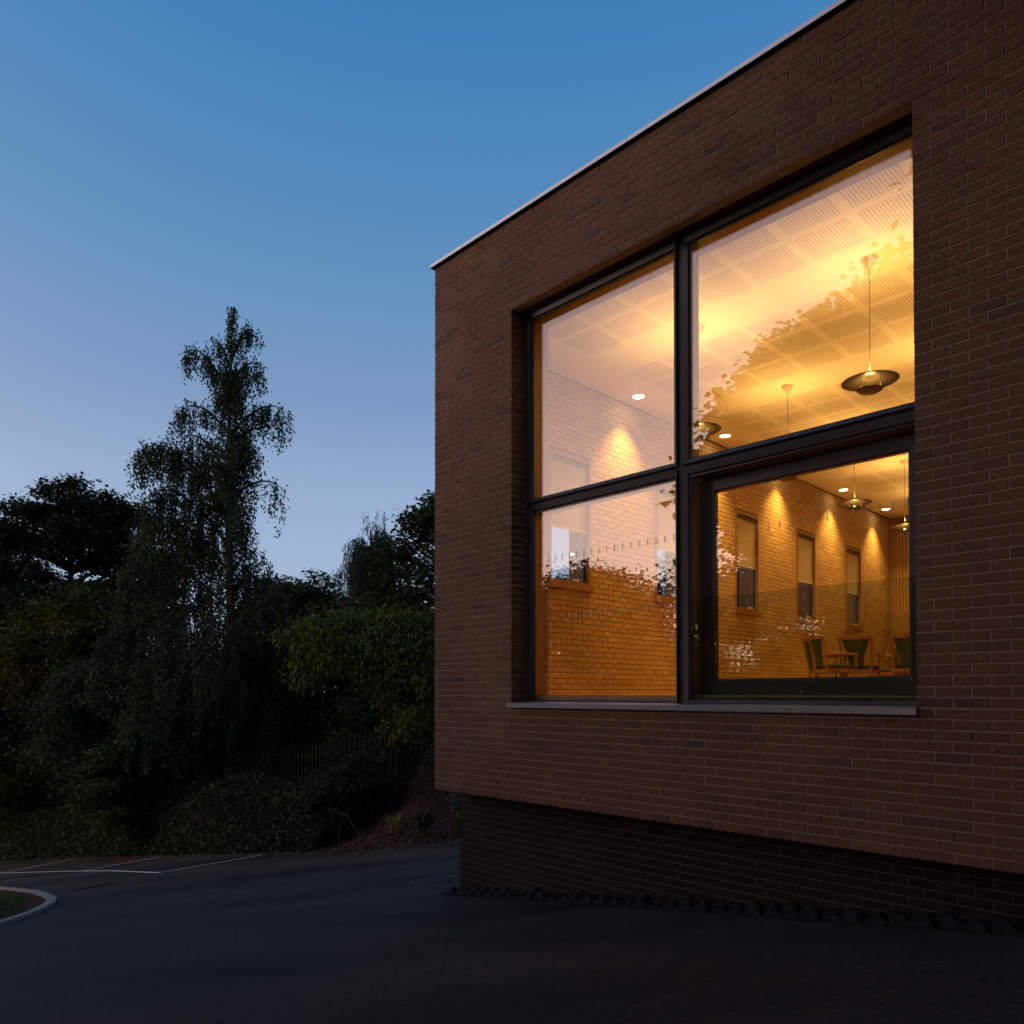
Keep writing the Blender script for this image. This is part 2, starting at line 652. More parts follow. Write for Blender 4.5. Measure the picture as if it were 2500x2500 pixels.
def leaves_mesh(name, P, D, N, L, Wd, tint, mat):
    """P base points, D direction, N normal (unit), L length, Wd width, all numpy; kite-shaped folded leaves"""
    n = len(P)
    D = D / (np.linalg.norm(D, axis=1, keepdims=True) + 1e-9)
    S = np.cross(D, N)
    S /= (np.linalg.norm(S, axis=1, keepdims=True) + 1e-9)
    U = np.cross(S, D)
    L = np.broadcast_to(L, (n,))[:, None]
    Wd = np.broadcast_to(Wd, (n,))[:, None]
    v0 = P
    v1 = P + D * L * .45 + S * Wd * .5 + U * Wd * .12
    v2 = P + D * L
    v3 = P + D * L * .45 - S * Wd * .5 + U * Wd * .12
    V = np.stack([v0, v1, v2, v3], 1).reshape(-1, 3)
    me = bpy.data.meshes.new(name)
    me.vertices.add(4 * n)
    me.vertices.foreach_set('co', V.astype(np.float32).ravel())
    me.loops.add(4 * n)
    me.loops.foreach_set('vertex_index', np.arange(4 * n, dtype=np.int32))
    me.polygons.add(n)
    me.polygons.foreach_set('loop_start', np.arange(0, 4 * n, 4, dtype=np.int32))
    at = me.attributes.new('tint', 'FLOAT', 'FACE')
    at.data.foreach_set('value', np.clip(tint, 0, 1).astype(np.float32))
    me.materials.append(MATS[mat])
    me.update(calc_edges=True)
    return me


def unit(n):
    a = rng.normal(size=(n, 3))
    return a / np.linalg.norm(a, axis=1, keepdims=True)


# ================================================================== LARGE STRUCTURE
# ---- terrain, tarmac
EDGE = np.array([(-70, 70), (-30.9, 37.1), (-18.9, 28.1), (-14.5, 25.3), (-10., 21.8), (-6.0, 18.55), (-3.6, 16.7), (-2.3, 16.3), (-1.15, 16.8), (1.2, 18.9), (6, 23.5), (30, 46)])


def edge_info(x, y):
    best = (1e9, 0, 0, 0)
    for a, c in zip(EDGE[:-1], EDGE[1:]):
        d = c - a
        k = min(1, max(0, ((x - a[0]) * d[0] + (y - a[1]) * d[1]) / (d @ d)))
        q = a + d * k
        r = math.hypot(x - q[0], y - q[1])
        if r < best[0]:
            side = d[0] * (y - a[1]) - d[1] * (x - a[0])
            best = (r, side, q[0], q[1])
    return best


def terrain(x, y):
    r, side, qx, qy = edge_info(x, y)
    rr = math.hypot(x, y - 5)
    k = min(1, max(0, (rr - 30) / 40))
    if side <= 0:
        z = plane_z(x, y)
        z = max(-7, min(0., z))
        return z - .035
    h = min(1, r / 6.5)
    z = max(-6.5, plane_z(qx, qy)) - .02 + 1.75 * (h * h * (3 - 2 * h)) + .02 * min(r, 40)
    z += .10 * math.sin(x * 1.7 + y * .6) * math.sin(y * 1.3 - x * .4) * min(1, r / 1.2) + .05 * math.sin(3.1 * x + 2.3 * y) * min(1, r)
    return z


gx = sorted(set([-400, -200, -120, -80, -60, -45] + [round(-36 + .6 * i, 2) for i in range(93)] + [24, 32, 45, 70, 120, 250, 400]))
gy = sorted(set([-300, -120, -60, -35, -20, -12] + [-8, -5, -2, 1, 4, 7, 10, 12] + [round(13 + .55 * i, 2) for i in range(56)] + [46, 52, 62, 80, 120, 200, 400]))
mb = MB()
for y in gy:
    for x in gx:
        mb.v.append((x, y, terrain(x, y)))
nx = len(gx)
for j in range(len(gy) - 1):
    for i in range(nx - 1):
        mb.f.append((j * nx + i, j * nx + i + 1, (j + 1) * nx + i + 1, (j + 1) * nx + i))
        mb.t.append(0.)
solo('ground', mb, 'soil', W0, kind='structure', smooth=True)

road = MB()
near = [(30, 46), (30, -7), (10, -20), (-40, -20), (-45, 10), (-70, 40)]
pts = [tuple(p) for p in EDGE[1:-1]]
# tarmac sheet: strips from the bank edge to the near side
left = [(-30.9, 37.1)]
mbx = MB()
poly = [(-30.9, 37.1), (-24, 4), (-13, -8), (12, -9), (20, 2), (14, 16), (6, 23.5), (1.2, 18.9), (-1.15, 16.8), (-2.3, 16.3), (-3.6, 16.7), (-6.0, 18.55), (-10., 21.8), (-14.5, 25.3), (-18.9, 28.1)]
mbx.poly_prism(poly, lambda x, y: plane_z(x, y) - .03, lambda x, y: plane_z(x, y))
road_o = solo('road', mbx, 'tarmac', W0, kind='structure')


def road_strip(name, a, c, wd, mat='line_paint', lift=.004):
    a, c = np.array(a, float), np.array(c, float)
    d = (c - a) / np.linalg.norm(c - a)
    n_ = np.array([-d[1], d[0]]) * wd / 2
    m_ = MB()
    q = [a - n_, c - n_, c + n_, a + n_]
    m_.quad(*[(p[0], p[1], plane_z(*p) + lift) for p in q])
    return part(name, m_, mat, road_o)


# parallel parking bays: one long line and cross lines
J = [(-7.56, 16.35), (-10.86, 19.23), (-14.45, 21.6)]
E_ = [(-6.05, 18.40), (-9.96, 21.55), (-14.4, 25.0)]
road_strip('parking_line', (-17.5, 23.6), J[2], .12)
road_strip('parking_line', J[2], J[1], .12)
road_strip('parking_line', (-10.86, 19.23), (-9.6, 18.30), .12)
road_strip('parking_line', (-9.6, 18.30), J[0], .12)
for a, c in zip(J, E_):
    road_strip('parking_line', a, c, .10, lift=.008)
# old trench reinstatements
pm = MB()
pm.poly_prism([(-8.9, 14.9), (-8.0, 15.2), (-7.95, 15.05), (-8.2, 14.3), (-8.5, 14.45)], lambda x, y: plane_z(x, y) + .001, lambda x, y: plane_z(x, y) + .012)
part('tarmac_patch', pm, 'tarmac', road_o)

# ---- kerbed grass island at the left
outer = [(-13.2, 18.1), (-11.03, 16.42), (-9.89, 15.39), (-8.96, 14.49), (-8.2, 13.59), (-7.69, 12.9), (-7.33, 12.18), (-7.07, 11.34), (-6.98, 10.4), (-7.1, 9.4), (-7.5, 8.0)]


def resample(pts_, step):
    pts_ = [np.array(p, float) for p in pts_]
    out, acc = [pts_[0]], 0
    res = []
    L = [0]
    for a, c in zip(pts_[:-1], pts_[1:]):
        L.append(L[-1] + np.linalg.norm(c - a))
    n_ = int(L[-1] / step)
    for i in range(n_ + 1):
        d = i * step
        k = max(q for q in range(len(L)) if L[q] <= d + 1e-9)
        k = min(k, len(L) - 2)
        f_ = (d - L[k]) / (L[k + 1] - L[k])
        res.append(pts_[k] * (1 - f_) + pts_[k + 1] * f_)
    return res


ks = resample(outer, .46)
kerb = thing('kerb', None, None, W0, (-7.69, 12.9, plane_z(-7.69, 12.9)))
tag(kerb, 'pale concrete kerb curving round the grass island', 'kerb')
korg = (-7.69, 12.9, plane_z(-7.69, 12.9))


def inward(i, pts_):
    a, c = pts_[max(i - 1, 0)], pts_[min(i + 1, len(pts_) - 1)]
    d = (c - a) / np.linalg.norm(c - a)
    return np.array([d[1], -d[0]]) * -1


for i in range(len(ks) - 1):
    a, c = ks[i], ks[i + 1]
    g_ = (c - a) * .014
    na, nc = -inward(i, ks) * .15, -inward(i + 1, ks) * .15
    q = [a + g_, c - g_, c - g_ + nc, a + g_ + na]
    km = MB()
    km.poly_prism([tuple(p) for p in q], lambda x, y: plane_z(x, y) - .02, lambda x, y: plane_z(x, y) + .055 + random.uniform(-.003, .003))
    part('kerb_stone', km, 'kerb_concrete', kerb, korg)
inner = [p - inward(i, ks) * .15 for i, p in enumerate(ks)]
gm = MB()
gpoly = [tuple(p) for p in inner] + [(-12, 5), (-16, 12)]
gm.poly_prism(gpoly, lambda x, y: plane_z(x, y) - .02, lambda x, y: plane_z(x, y) + .03)
solo('island_soil', gm, 'soil', W0, kind='structure')
# grass blades on the island
n = 26000
bx_ = rng.uniform(-14, -7.2, n)
by_ = rng.uniform(8, 17.5, n)
inn = np.array(inner)


def inside(px, py, poly_):
    c = np.zeros(len(px), bool)
    k = len(poly_)
    for i in range(k):
        x0, y0 = poly_[i]
        x1, y1 = poly_[(i + 1) % k]
        if y0 == y1:
            continue
        hit = ((y0 > py) != (y1 > py)) & (px < (x1 - x0) * (py - y0) / (y1 - y0) + x0)
        c ^= hit
    return c


shr = [p - inward(i, ks) * .42 for i, p in enumerate(ks)]
ok = inside(bx_, by_, [tuple(p) for p in shr] + [(-12, 5), (-16, 12)])
bx_, by_ = bx_[ok], by_[ok]
n = len(bx_)
P = np.stack([bx_, by_, np.array([plane_z(a, c) for a, c in zip(bx_, by_)]) + .03], 1)
D = rng.normal(size=(n, 3)) * .35 + np.array([0, 0, 1])
me = leaves_mesh('grass', P, D, unit(n), rng.uniform(.04, .09, n), .012, rng.random(n), 'grass_blade')
tag(link('grass', me, None, W0), 'short green grass filling the kerbed island', 'grass', kind='stuff')

# ---- manhole cover
mh = (-1.09, 10.66)
tilt = Matrix.Rotation(0, 4, 'Z')
mo = thing('manhole_cover', 'round dark iron manhole cover set in the tarmac by the plinth', 'manhole', W0, (mh[0], mh[1], plane_z(*mh)))
nrm = Vector((-.145 * us[0], -.145 * us[1], 1)).normalized()
mo.rotation_euler = Vector((0, 0, 1)).rotation_difference(nrm).to_euler()
m_ = MB()
m_.lathe([(.27, .004), (.27, .012), (.0, .012)], seg=40)
for i in range(-5, 6):
    for j in range(-5, 6):
        if math.hypot(i, j) < 5.3:
            m_.box(i * .045 - .015, i * .045 + .015, j * .045 - .015, j * .045 + .015, .012, .017)
part('lid', m_, 'iron', mo)
part('rim', MB().lathe([(.29, .002), (.30, .011), (.335, .011), (.345, .002)], seg=40), 'iron', mo)

# ================================================================== THE BUILDING
S1, S2, ZS, ZH = 1.3275, 5.3775, -.104, 4.171     # big window opening
ZB, ZT = -1.154, 5.146                            # underside and top of the brickwork
SE, TE = 8.1, 14.35
Z0 = -2.44
bld = thing('brick_building', 'flat-roofed brown brick building with one huge lit window and overhanging upper storey', 'building', B, (0, 0, Z0))
BO = (0, 0, Z0)

wall = MB()
wall.box(.006, S1, .006, .30, ZB, ZT)
wall.box(S2, SE, .006, .30, ZB, ZT)
wall.box(S1, S2, .006, .30, ZB, ZS - .002)
wall.box(S1, S2, .006, .30, ZH + .002, ZT)
facade = part('facade_wall', wall, 'mortar', bld, BO)


def visible_size(s, t, z):
    p = C2 + s * us + t * vt
    return 1.0 / p[1], 1250 + 1853 * p[0] / p[1], 1692 - 1853 * z / p[1]


cells = []
for k in range(84):
    z0 = ZB + k * .075
    off = -.0225 if k % 2 == 0 else -.0225 - .1125
    s = off
    while s < SE - .01:
        a, c = max(s + .005, 0.0), min(s + .22, SE)
        s += .225
        if c - a < .03:
            continue
        zz0, zz1 = z0 + (.005 if k else 0), z0 + .070
        segs = [(a, c)]
        if ZS - .01 < z0 + .03 < ZH - .01:
            segs = []
            if a < S1:
                segs.append((a, min(c, S1)))
            if c > S2:
                segs.append((max(a, S2), c))
        for a_, c_ in segs:
            if c_ - a_ > .02:
                dep = .205 if abs(c_ - S1) < .012 or abs(a_ - S2) < .012 else .1
                if abs(c_ - S1) < .012:
                    c_ = S1
                if abs(a_ - S2) < .012:
                    a_ = S2
                cells.append((a_, c_, zz0, zz1, dep))
rank = []
for i, (a, c, z0, z1, dep) in enumerate(cells):
    sz, px, py = visible_size((a + c) / 2, 0, (z0 + z1) / 2)
    okk = px < 2480 and 20 < py < 2480 and c - a > .15 and dep < .15
    rank.append((-sz if okk else 1, i))
rank.sort()
single = set(i for q, i in rank[:290] if q < 0)
rest = MB()
brick_meshes = {}
for i, (a, c, z0, z1, dep) in enumerate(cells):
    j = random.uniform(-.0018, .0018)
    if i in single:
        key = (round(c - a, 3), round(z1 - z0, 3))
        if key not in brick_meshes:
            h = key[0] / 2
            brick_meshes[key] = MB().box(-h, h, 0, .1, -key[1] / 2, key[1] / 2, bev=.003).mesh('brick', 'facade_brick')
        o = link('brick', brick_meshes[key], facade)
        o.location = ((a + c) / 2, j, (z0 + z1) / 2 - Z0)
        o.rotation_euler = (0, random.uniform(-.004, .004), random.uniform(-.004, .004))
    else:
        rest.box(a + random.uniform(-.001, .001), c, j, dep, z0 + random.uniform(-.001, .001), z1, tint=random.uniform(.001, .999), bev=.003)
o = part('brickwork', rest, 'facade_brick', bld, BO)
tag(o, kind='stuff')

wv = MB()
for k, phase in ((11, .3), (72, .5), (2, .1)):
    z0 = ZB + k * .075
    s = (-.0225 if k % 2 == 0 else -.135) + .225 * 3 * phase
    s = (-.0225 if k % 2 == 0 else -.135) + .225 * max(1, round(3 * phase) + 1)
    while s < SE - .3:
        if s > .3:
            wv.box(s - .0045, s + .0045, .001, .05, z0 + .006, z0 + .066)
        s += .9
part('weep_vents', wv, 'joint_black', bld, BO)
# flat soffit under the overhang, roof slab, hidden walls
part('overhang_soffit', MB().box(.0, SE, .31, .6, ZB + .004, ZB + .05).box(.03, SE, .03, .31, ZB + .012, ZB + .05), 'soffit_board', bld, BO)
part('roof', MB().box(.02, SE - .02, .32, TE - .02, 4.62, 5.12), 'roof_felt', bld, BO)
part('end_wall', MB().box(SE - .3, SE, .31, TE, -2.6, 5.14), 'brick_return', bld, BO)
part('rear_wall', MB().box(.41, SE - .31, TE - .3, TE, -2.6, 5.14), 'brick_return', bld, BO)

# coping: metal sections
cop = MB()
joints = [-.045, 2.92, 5.92, SE + .05]
for i in range(3):
    a, c = joints[i] + (.003 if i else 0), joints[i + 1] - .003
    m_ = MB()
    m_.box(a, c, -.045, -.042, 5.157, 5.196)
    m_.box(a, c, -.042, .42, 5.192, 5.198)
    m_.box(a, a + .003, -.042, .42, 5.157, 5.191)
    part('coping_section', m_, 'coping_metal', bld, BO)
part('coping_shadow_gap', MB().box(.004, SE, .02, .3, 5.146, 5.190), 'joint_black', bld, BO)
part('side_coping', MB().box(-.044, .42, .43, TE, 5.157, 5.198), 'coping_metal', bld, BO)

# sill: two metal lengths
for a, c in ((1.305, 3.348), (3.352, 5.388)):
    m_ = MB()
    n0 = len(m_.v)
    prof = [(-.055, -.152), (-.055, -.110), (-.050, -.1045), (.225, -.092), (.225, -.105), (-.046, -.118), (-.046, -.152)]
    for s_ in (a, c):
        m_.v += [(s_, t_, z_) for t_, z_ in prof]
    k = len(prof)
    for i in range(k):
        j = (i + 1) % k
        m_.face((i, j, k + j, k + i))
    m_.face(tuple(range(k))[::-1])
    m_.face(tuple(range(k, 2 * k)))
    part('window_sill', m_, 'sill_metal', bld, BO)

# ---- the big window: a part of the building, four lights
win = thing('window', None, None, B)
win.parent = bld
win.matrix_local = Matrix.Translation((0, 0, -Z0))
T0 = .205


def pframe(name, o, i_):
    m_ = MB()
    m_.ring(o, i_, [(0, .262), (0, T0 + .006), (.10, T0), (.72, T0 + .012), (.86, T0 + .034), (1, T0 + .034), (1, .262)])
    return part(name, m_, 'frame_paint', win)


G = {}
pframe('frame', (1.332, 3.288, 2.078, 4.168), (1.430, 3.243, 2.129, 4.092))
pframe('frame', (3.343, 5.374, 2.078, 4.168), (3.430, 5.306, 2.131, 4.092))
pframe('frame', (1.332, 3.288, -.092, 2.052), (1.442, 3.258, -.062, 1.963))
pframe('frame', (3.343, 5.374, -.092, 2.052), (3.420, 5.312, -.062, 1.963))
mj = MB()
mj.box(3.286, 3.345, .235, .262, -.09, 4.165)
mj.box(1.335, 3.286, .236, .262, 2.05, 2.08)
mj.box(3.345, 5.37, .236, .262, 2.05, 2.08)
part('frame_gasket', mj, 'joint_black', win)
part('head_soffit', MB().box(S1 + .002, S2 - .002, .10, .26, ZH - .002, ZH + .02), 'soffit_board', win)
panes = {}
for nm, r_ in (('UL', (1.425, 3.248, 2.124, 4.097)), ('UR', (3.425, 5.311, 2.126, 4.097)), ('LL', (1.437, 3.263, -.067, 1.968))):
    o = part('pane', MB().box(r_[0], r_[1], .244, .256, r_[2], r_[3]), 'window_glass', win)
# opening sash set back in the lower right light
m_ = MB()
m_.ring((3.424, 5.308, -.058, 1.959), (3.556, 5.200, .130, 1.832), [(0, .47), (0, .405), (.08, .40), (.9, .403), (1, .412), (1, .47)])
sash = part('sash', m_, 'frame_paint', win)
part('pane', MB().box(3.551, 5.205, .428, .440, .125, 1.837), 'window_glass', win)
m_ = MB()
for a in (3.40, 5.312):
    m_.box(a, a + .022, .263, .470, -.06, 1.961)
m_.box(3.424, 5.31, .263, .470, 1.961, 1.985)
m_.box(3.424, 5.31, .263, .398, -.085, -.060)
part('sash_reveal', m_, 'timber', win)
part('sash_track', MB().box(3.43, 5.30, .275, .285, -.058, -.03).box(3.43, 5.30, .31, .33, -.058, -.035).box(3.43, 5.30, .36, .372, -.058, -.02), 'frame_paint', win)
part('guard_pane', MB().box(3.422, 5.310, .232, .244, -.058, .852), 'guard_glass', win)
# timber lining inside
m_ = MB()
m_.box(1.33, 1.426, .264, .48, -.06, 4.20)
m_.box(5.315, 5.375, .264, .48, -.06, 4.20)
m_.box(1.428, 5.313, .264, .48, 4.098, 4.20)
part('timber_lining', m_, 'timber', win)
m_ = MB()
m_.box(3.25, 3.399, .264, .41, -.06, 4.097)
m_.box(1.43, 3.249, .264, .40, 1.972, 2.12)
m_.box(3.40, 5.313, .264, .40, 1.99, 2.122)
part('timber_mullion', m_, 'timber', win)
part('sill_board', MB().box(1.43, 3.25, .264, .56, -.10, -.064), 'timber_board', win)
# manifestation ticks on the glass: two rows on each lower light
for (a, c, t_) in ((1.55, 3.23, .2435), (3.66, 5.19, .4275)):
    m_ = MB()
    n_ = int((c - a) / .098)
    for z in (.81, 1.44):
        for i in range(n_ + 1):
            s_ = a + i * (c - a) / n_
            m_.box(s_ - .004, s_ + .004, t_ - .001, t_ - .0002, z - .032, z + .032)
    tag(part('glass_marks', m_, 'mark_film', win), kind='stuff')

# ---- recessed dark plinth
PT = .40
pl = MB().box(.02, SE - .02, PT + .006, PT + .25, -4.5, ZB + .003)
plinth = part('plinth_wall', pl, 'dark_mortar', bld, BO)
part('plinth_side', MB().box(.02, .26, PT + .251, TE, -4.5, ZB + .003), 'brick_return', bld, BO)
cells = []
for k in range(-2, 24):
    z1 = ZB - .002 - k * .075
    if k < 0:
        continue
    s = .0 if k % 2 else -.1125
    while s < SE - .1:
        a, c = max(s + .005, .0), s + .22
        s += .225
        zg = -2.44 + .145 * (a + .1)
        if z1 < zg - .02 or c - a < .03:
            continue
        cells.append((a, c, z1 - .065, z1))
rank = []
for i, (a, c, z0, z1) in enumerate(cells):
    sz, px, py = visible_size((a + c) / 2, PT, (z0 + z1) / 2)
    hid = (z1 > ZB - .05 - .0)
    rank.append((-sz if px < 2480 and not hid and c - a > .15 else 1, i))
rank.sort()
single = set(i for q, i in rank[:260] if q < 0)
rest = MB()
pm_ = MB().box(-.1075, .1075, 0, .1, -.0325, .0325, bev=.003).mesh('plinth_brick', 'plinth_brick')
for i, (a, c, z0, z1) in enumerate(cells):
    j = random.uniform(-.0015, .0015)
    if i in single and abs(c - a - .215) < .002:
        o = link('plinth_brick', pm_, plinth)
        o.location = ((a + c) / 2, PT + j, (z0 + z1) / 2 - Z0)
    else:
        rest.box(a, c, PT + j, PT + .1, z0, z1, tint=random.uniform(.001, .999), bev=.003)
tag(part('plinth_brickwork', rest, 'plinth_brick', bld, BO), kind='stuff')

# ---- sawtooth edging blocks along the foot of the plinth
edg = thing('sawtooth_edging', 'double row of dark pyramid blocks edging the foot of the plinth', 'edging', B, (0, .1, Z0))
eo = (0, .1, Z0)
bm_ = []
for v_ in range(3):
    q = MB()
    h = .048 + .014 * v_
    w_, d_ = .076, .072
    ap = (random.uniform(-.015, .015), random.uniform(-.01, .02))
    r_ = .012
    q.v += [(-w_, -d_, 0), (w_, -d_, 0), (w_, d_, 0), (-w_, d_, 0), (-w_, -d_, .02), (w_, -d_, .02), (w_, d_, .02), (-w_, d_, .02),
            (ap[0] - r_, ap[1] - r_, h), (ap[0] + r_, ap[1] - r_, h), (ap[0] + r_, ap[1] + r_, h), (ap[0] - r_, ap[1] + r_, h)]
    for a in (0, 4):
        for i in range(4):
            j = (i + 1) % 4
            q.face((a + i, a + j, a + 4 + j, a + 4 + i))
    q.face((8, 9, 10, 11))
    bm_.append(q.mesh('edging_block', 'paver_block'))
q = MB()
q.v += [(-.03, .08, Z0 - .02), (SE, .08, Z0 - .02 + .145 * SE), (SE, PT, Z0 - .02 + .145 * SE), (-.03, PT, Z0 - .02)]
q.v += [(x, y, z + .032) for x, y, z in q.v]
for f_ in ((4, 5, 6, 7), (0, 1, 5, 4), (1, 2, 6, 5), (2, 3, 7, 6), (3, 0, 4, 7)):
    q.face(f_)
part('edging_bed', q, 'paver_block', edg, eo)
for r_ in range(2):
    s = .16 + .08 * r_
    while s < SE - .1:
        o = link('edging_block', random.choice(bm_), edg)
        tt = .165 + r_ * .150
        o.location = (s, tt - .1, .145 * s + .010)
        o.rotation_euler = (random.uniform(-.06, .06), -math.atan(.145) + random.uniform(-.06, .06), random.uniform(-.16, .16))
        o.scale = (random.uniform(.92, 1.05), random.uniform(.92, 1.05), random.uniform(.75, 1.25))
        s += .163

# ================================================================== THE ROOM BEHIND THE GLASS
SW, HC, TF = .40, 4.27, 13.85
# side wall with five window openings
WT = [(1.58, 2.45), (3.98, 4.84), (6.40, 7.26), (8.78, 9.65), (11.17, 12.04)]
WZ0, WZ1 = 1.42, 3.24
sw = MB()
prev = .301
for a, c in WT + [(TE - .01, None)]:
    sw.box(.006, SW - .004, prev, a, ZB + .06, 5.14)
    if c:
        sw.box(.006, SW - .004, a, c, ZB + .06, WZ0)
        sw.box(.006, SW - .004, a, c, WZ1, 5.14)
        prev = c
wside = solo('wall_side', sw, 'room_mortar', B, kind='structure')
so_ = MB()
prev = .31
for a, c in WT + [(TE - .01, None)]:
    so_.box(.0, .0055, prev, a, ZB + .002, 5.14)
    if c:
        so_.box(.0, .0055, a, c, ZB + .002, WZ0)
        so_.box(.0, .0055, a, c, WZ1, 5.14)
        prev = c
part('outer_side_face', so_, 'brick_return', bld, BO)

cells = []
nc = int(HC / .075) + 1
for k in range(nc):
    z0 = -.02 + k * .075
    if z0 > HC - .02:
        break
    t_ = .48 + (0 if k % 2 else -.1125)
    while t_ < TF:
        a, c = max(t_ + .005, .48), min(t_ + .22, TF)
        t_ += .225
        z1 = min(z0 + .065, HC)
        segs = [(a, c)]
        if z0 + .065 > WZ0 + .01 and z0 < WZ1 - .01:
            for wa, wc in WT:
                new = []
                for x, y in segs:
                    if y <= wa or x >= wc:
                        new.append((x, y))
                    else:
                        if x < wa:
                            new.append((x, wa))
                        if y > wc:
                            new.append((wc, y))
                segs = new
        for x, y in segs:
            if y - x > .02:
                cells.append((x, y, z0, z1))


def through_glass(s, t, z):
    k = (.25 - CAM_T) / (t - CAM_T)
    sg, zg = CAM_S + (s - CAM_S) * k, z * k
    for r_ in ((1.45, 3.24, 2.14, 4.08), (3.45, 5.29, 2.14, 4.08), (1.47, 3.25, -.05, 1.95), (3.62, 5.17, .14, 1.80)):
        if r_[0] < sg < r_[1] and r_[2] < zg < r_[3]:
            return True
    return False


cand = sorted([(t0, i) for i, (t0, t1, z0, z1) in enumerate(cells) if t1 - t0 > .2 and through_glass(SW, (t0 + t1) / 2, (z0 + z1) / 2)])
single = set(i for q_, i in cand[:290])
rm = MB().box(-.1075, .1075, 0, .05, -.0325, .0325, bev=.003).mesh('brick', 'room_brick')
rest = MB()
ROT = Matrix.Rotation(R(90), 4, 'Z')      # brick front faces +s
for i, (t0, t1, z0, z1) in enumerate(cells):
    j = random.uniform(-.0012, .0012)
    if i in single:
        o = link('brick', rm, wside)
        o.matrix_local = Matrix.Translation((SW + j, (t0 + t1) / 2, (z0 + z1) / 2)) @ ROT
    else:
        n0 = len(rest.v)
        rest.box(SW - .05, SW + j, t0, t1, z0, z1, tint=random.uniform(.001, .999))
tag(part('brickwork', rest, 'room_brick', wside), kind='stuff')

# floor, inner faces, far wall
solo('floor', MB().box(SW, SE - .31, .30, TF, -.10, -.02), 'timber_board', B, kind='structure')
inn_ = MB()
inn_.box(SW, 1.329, .31, .478, -.02, HC)
inn_.box(5.376, SE - .31, .31, .478, -.02, HC)
inn_.box(1.33, 5.375, .31, .478, 4.201, HC)
solo('wall_front_lining', inn_, 'plaster', B, kind='structure')
solo('wall_right_lining', MB().box(SE - .33, SE - .301, .48, TF, -.02, HC), 'plaster', B, kind='structure')
far = MB().box(SW, SE - .33, TF, TF + .06, -.02, HC)
wfar = solo('wall_far', far, 'cabinet_timber', B, kind='structure')
slats = MB()
s = SW + .02
while s < SE - .4:
    slats.box(s, s + .045, TF - .03, TF - .001, 1.95, HC - .005)
    s += .075
tag(part('slats', slats, 'slat_timber', wfar), kind='stuff')
cab = MB()
s = SW + .25
while s < 4.5:
    cab.box(s, s + .60, TF - .45, TF - .035, .05, 1.93)
    s += .61
part('cupboard_fronts', cab, 'cabinet_timber', wfar)

# ceiling: plain board with square perforated fields
PITCH, FLD = .58, .49
scol = [1.07 + PITCH * i for i in range(11)]
trow = []
for g_ in range(6):
    for r_ in range(3):
        t_ = -.02 + 2.39 * g_ + PITCH * r_
        if t_ > .5 and t_ + FLD < TF - .1:
            trow.append(t_)
sb = sorted([SW] + [x for a in scol for x in (a, a + FLD)] + [SE - .33])
tb = sorted([.479] + [x for a in trow for x in (a, a + FLD)] + [TF])
cm = MB()
for i in range(len(sb) - 1):
    for j in range(len(tb) - 1):
        ms, mt = (sb[i] + sb[i + 1]) / 2, (tb[j] + tb[j + 1]) / 2
        if any(a < ms < a + FLD for a in scol) and any(a < mt < a + FLD for a in trow):
            continue
        cm.quad((sb[i], tb[j], HC), (sb[i], tb[j + 1], HC), (sb[i + 1], tb[j + 1], HC), (sb[i + 1], tb[j], HC))
ceil = solo('ceiling', cm, 'plaster', B, kind='structure')
part('ceiling_void', MB().box(SW, SE - .33, .45, TF, HC + .05, HC + .30), 'ceiling_void', ceil)
pm_ = MB()
NH = 15
pt, hh = FLD / NH, .0145
br = [0.]
for i in range(NH):
    c0 = (i + .5) * pt
    br += [c0 - hh / 2, c0 + hh / 2]
br.append(FLD)
nb = len(br)
for y in br:
    for x in br:
        pm_.v.append((x, y, 0))
for j in range(nb - 1):
    for i in range(nb - 1):
        if i % 2 and j % 2:
            continue
        pm_.f.append((j * nb + i, (j + 1) * nb + i, (j + 1) * nb + i + 1, j * nb + i + 1))
        pm_.t.append(0.)
pmesh = pm_.mesh('perforated_panel', 'plaster')
for a in scol:
    for t_ in trow:
        o = link('perforated_panel', pmesh, ceil)
        o.location = (a, t_, HC)

# ---- downlights along the wall
ORD = ['nearest the corner', 'second from the corner', 'third from the corner', 'fourth from the corner', 'farthest from the glass']
for i in range(5):
    s_, t_ = .70, 3.17 + 2.395 * i
    d = thing('downlight', 'lit round recessed ceiling downlight over the side wall, ' + ORD[i], 'downlight', B, (s_, t_, HC), 'downlights along the side wall')
    part('trim', MB().lathe([(.105, -.001), (.105, -.006), (.085, -.010), (.080, -.002)], seg=32), 'white_enamel', d)
    part('lamp', MB().lathe([(.080, -.004), (.05, -.004), (.0001, -.004)], seg=24), 'downlight_glow', d)
    L = bpy.data.lights.new('downlight_beam', 'SPOT')
    L.energy = 420
    L.color = (1, .56, .13)
    L.spot_size = R(92)
    L.spot_blend = 1.0
    L.shadow_soft_size = .05
    lo = bpy.data.objects.new('downlight_beam', L)
    COL.objects.link(lo)
    lo.parent = d
    lo.location = (0, 0, -.02)
    lo.rotation_euler = (0, R(-3), 0)

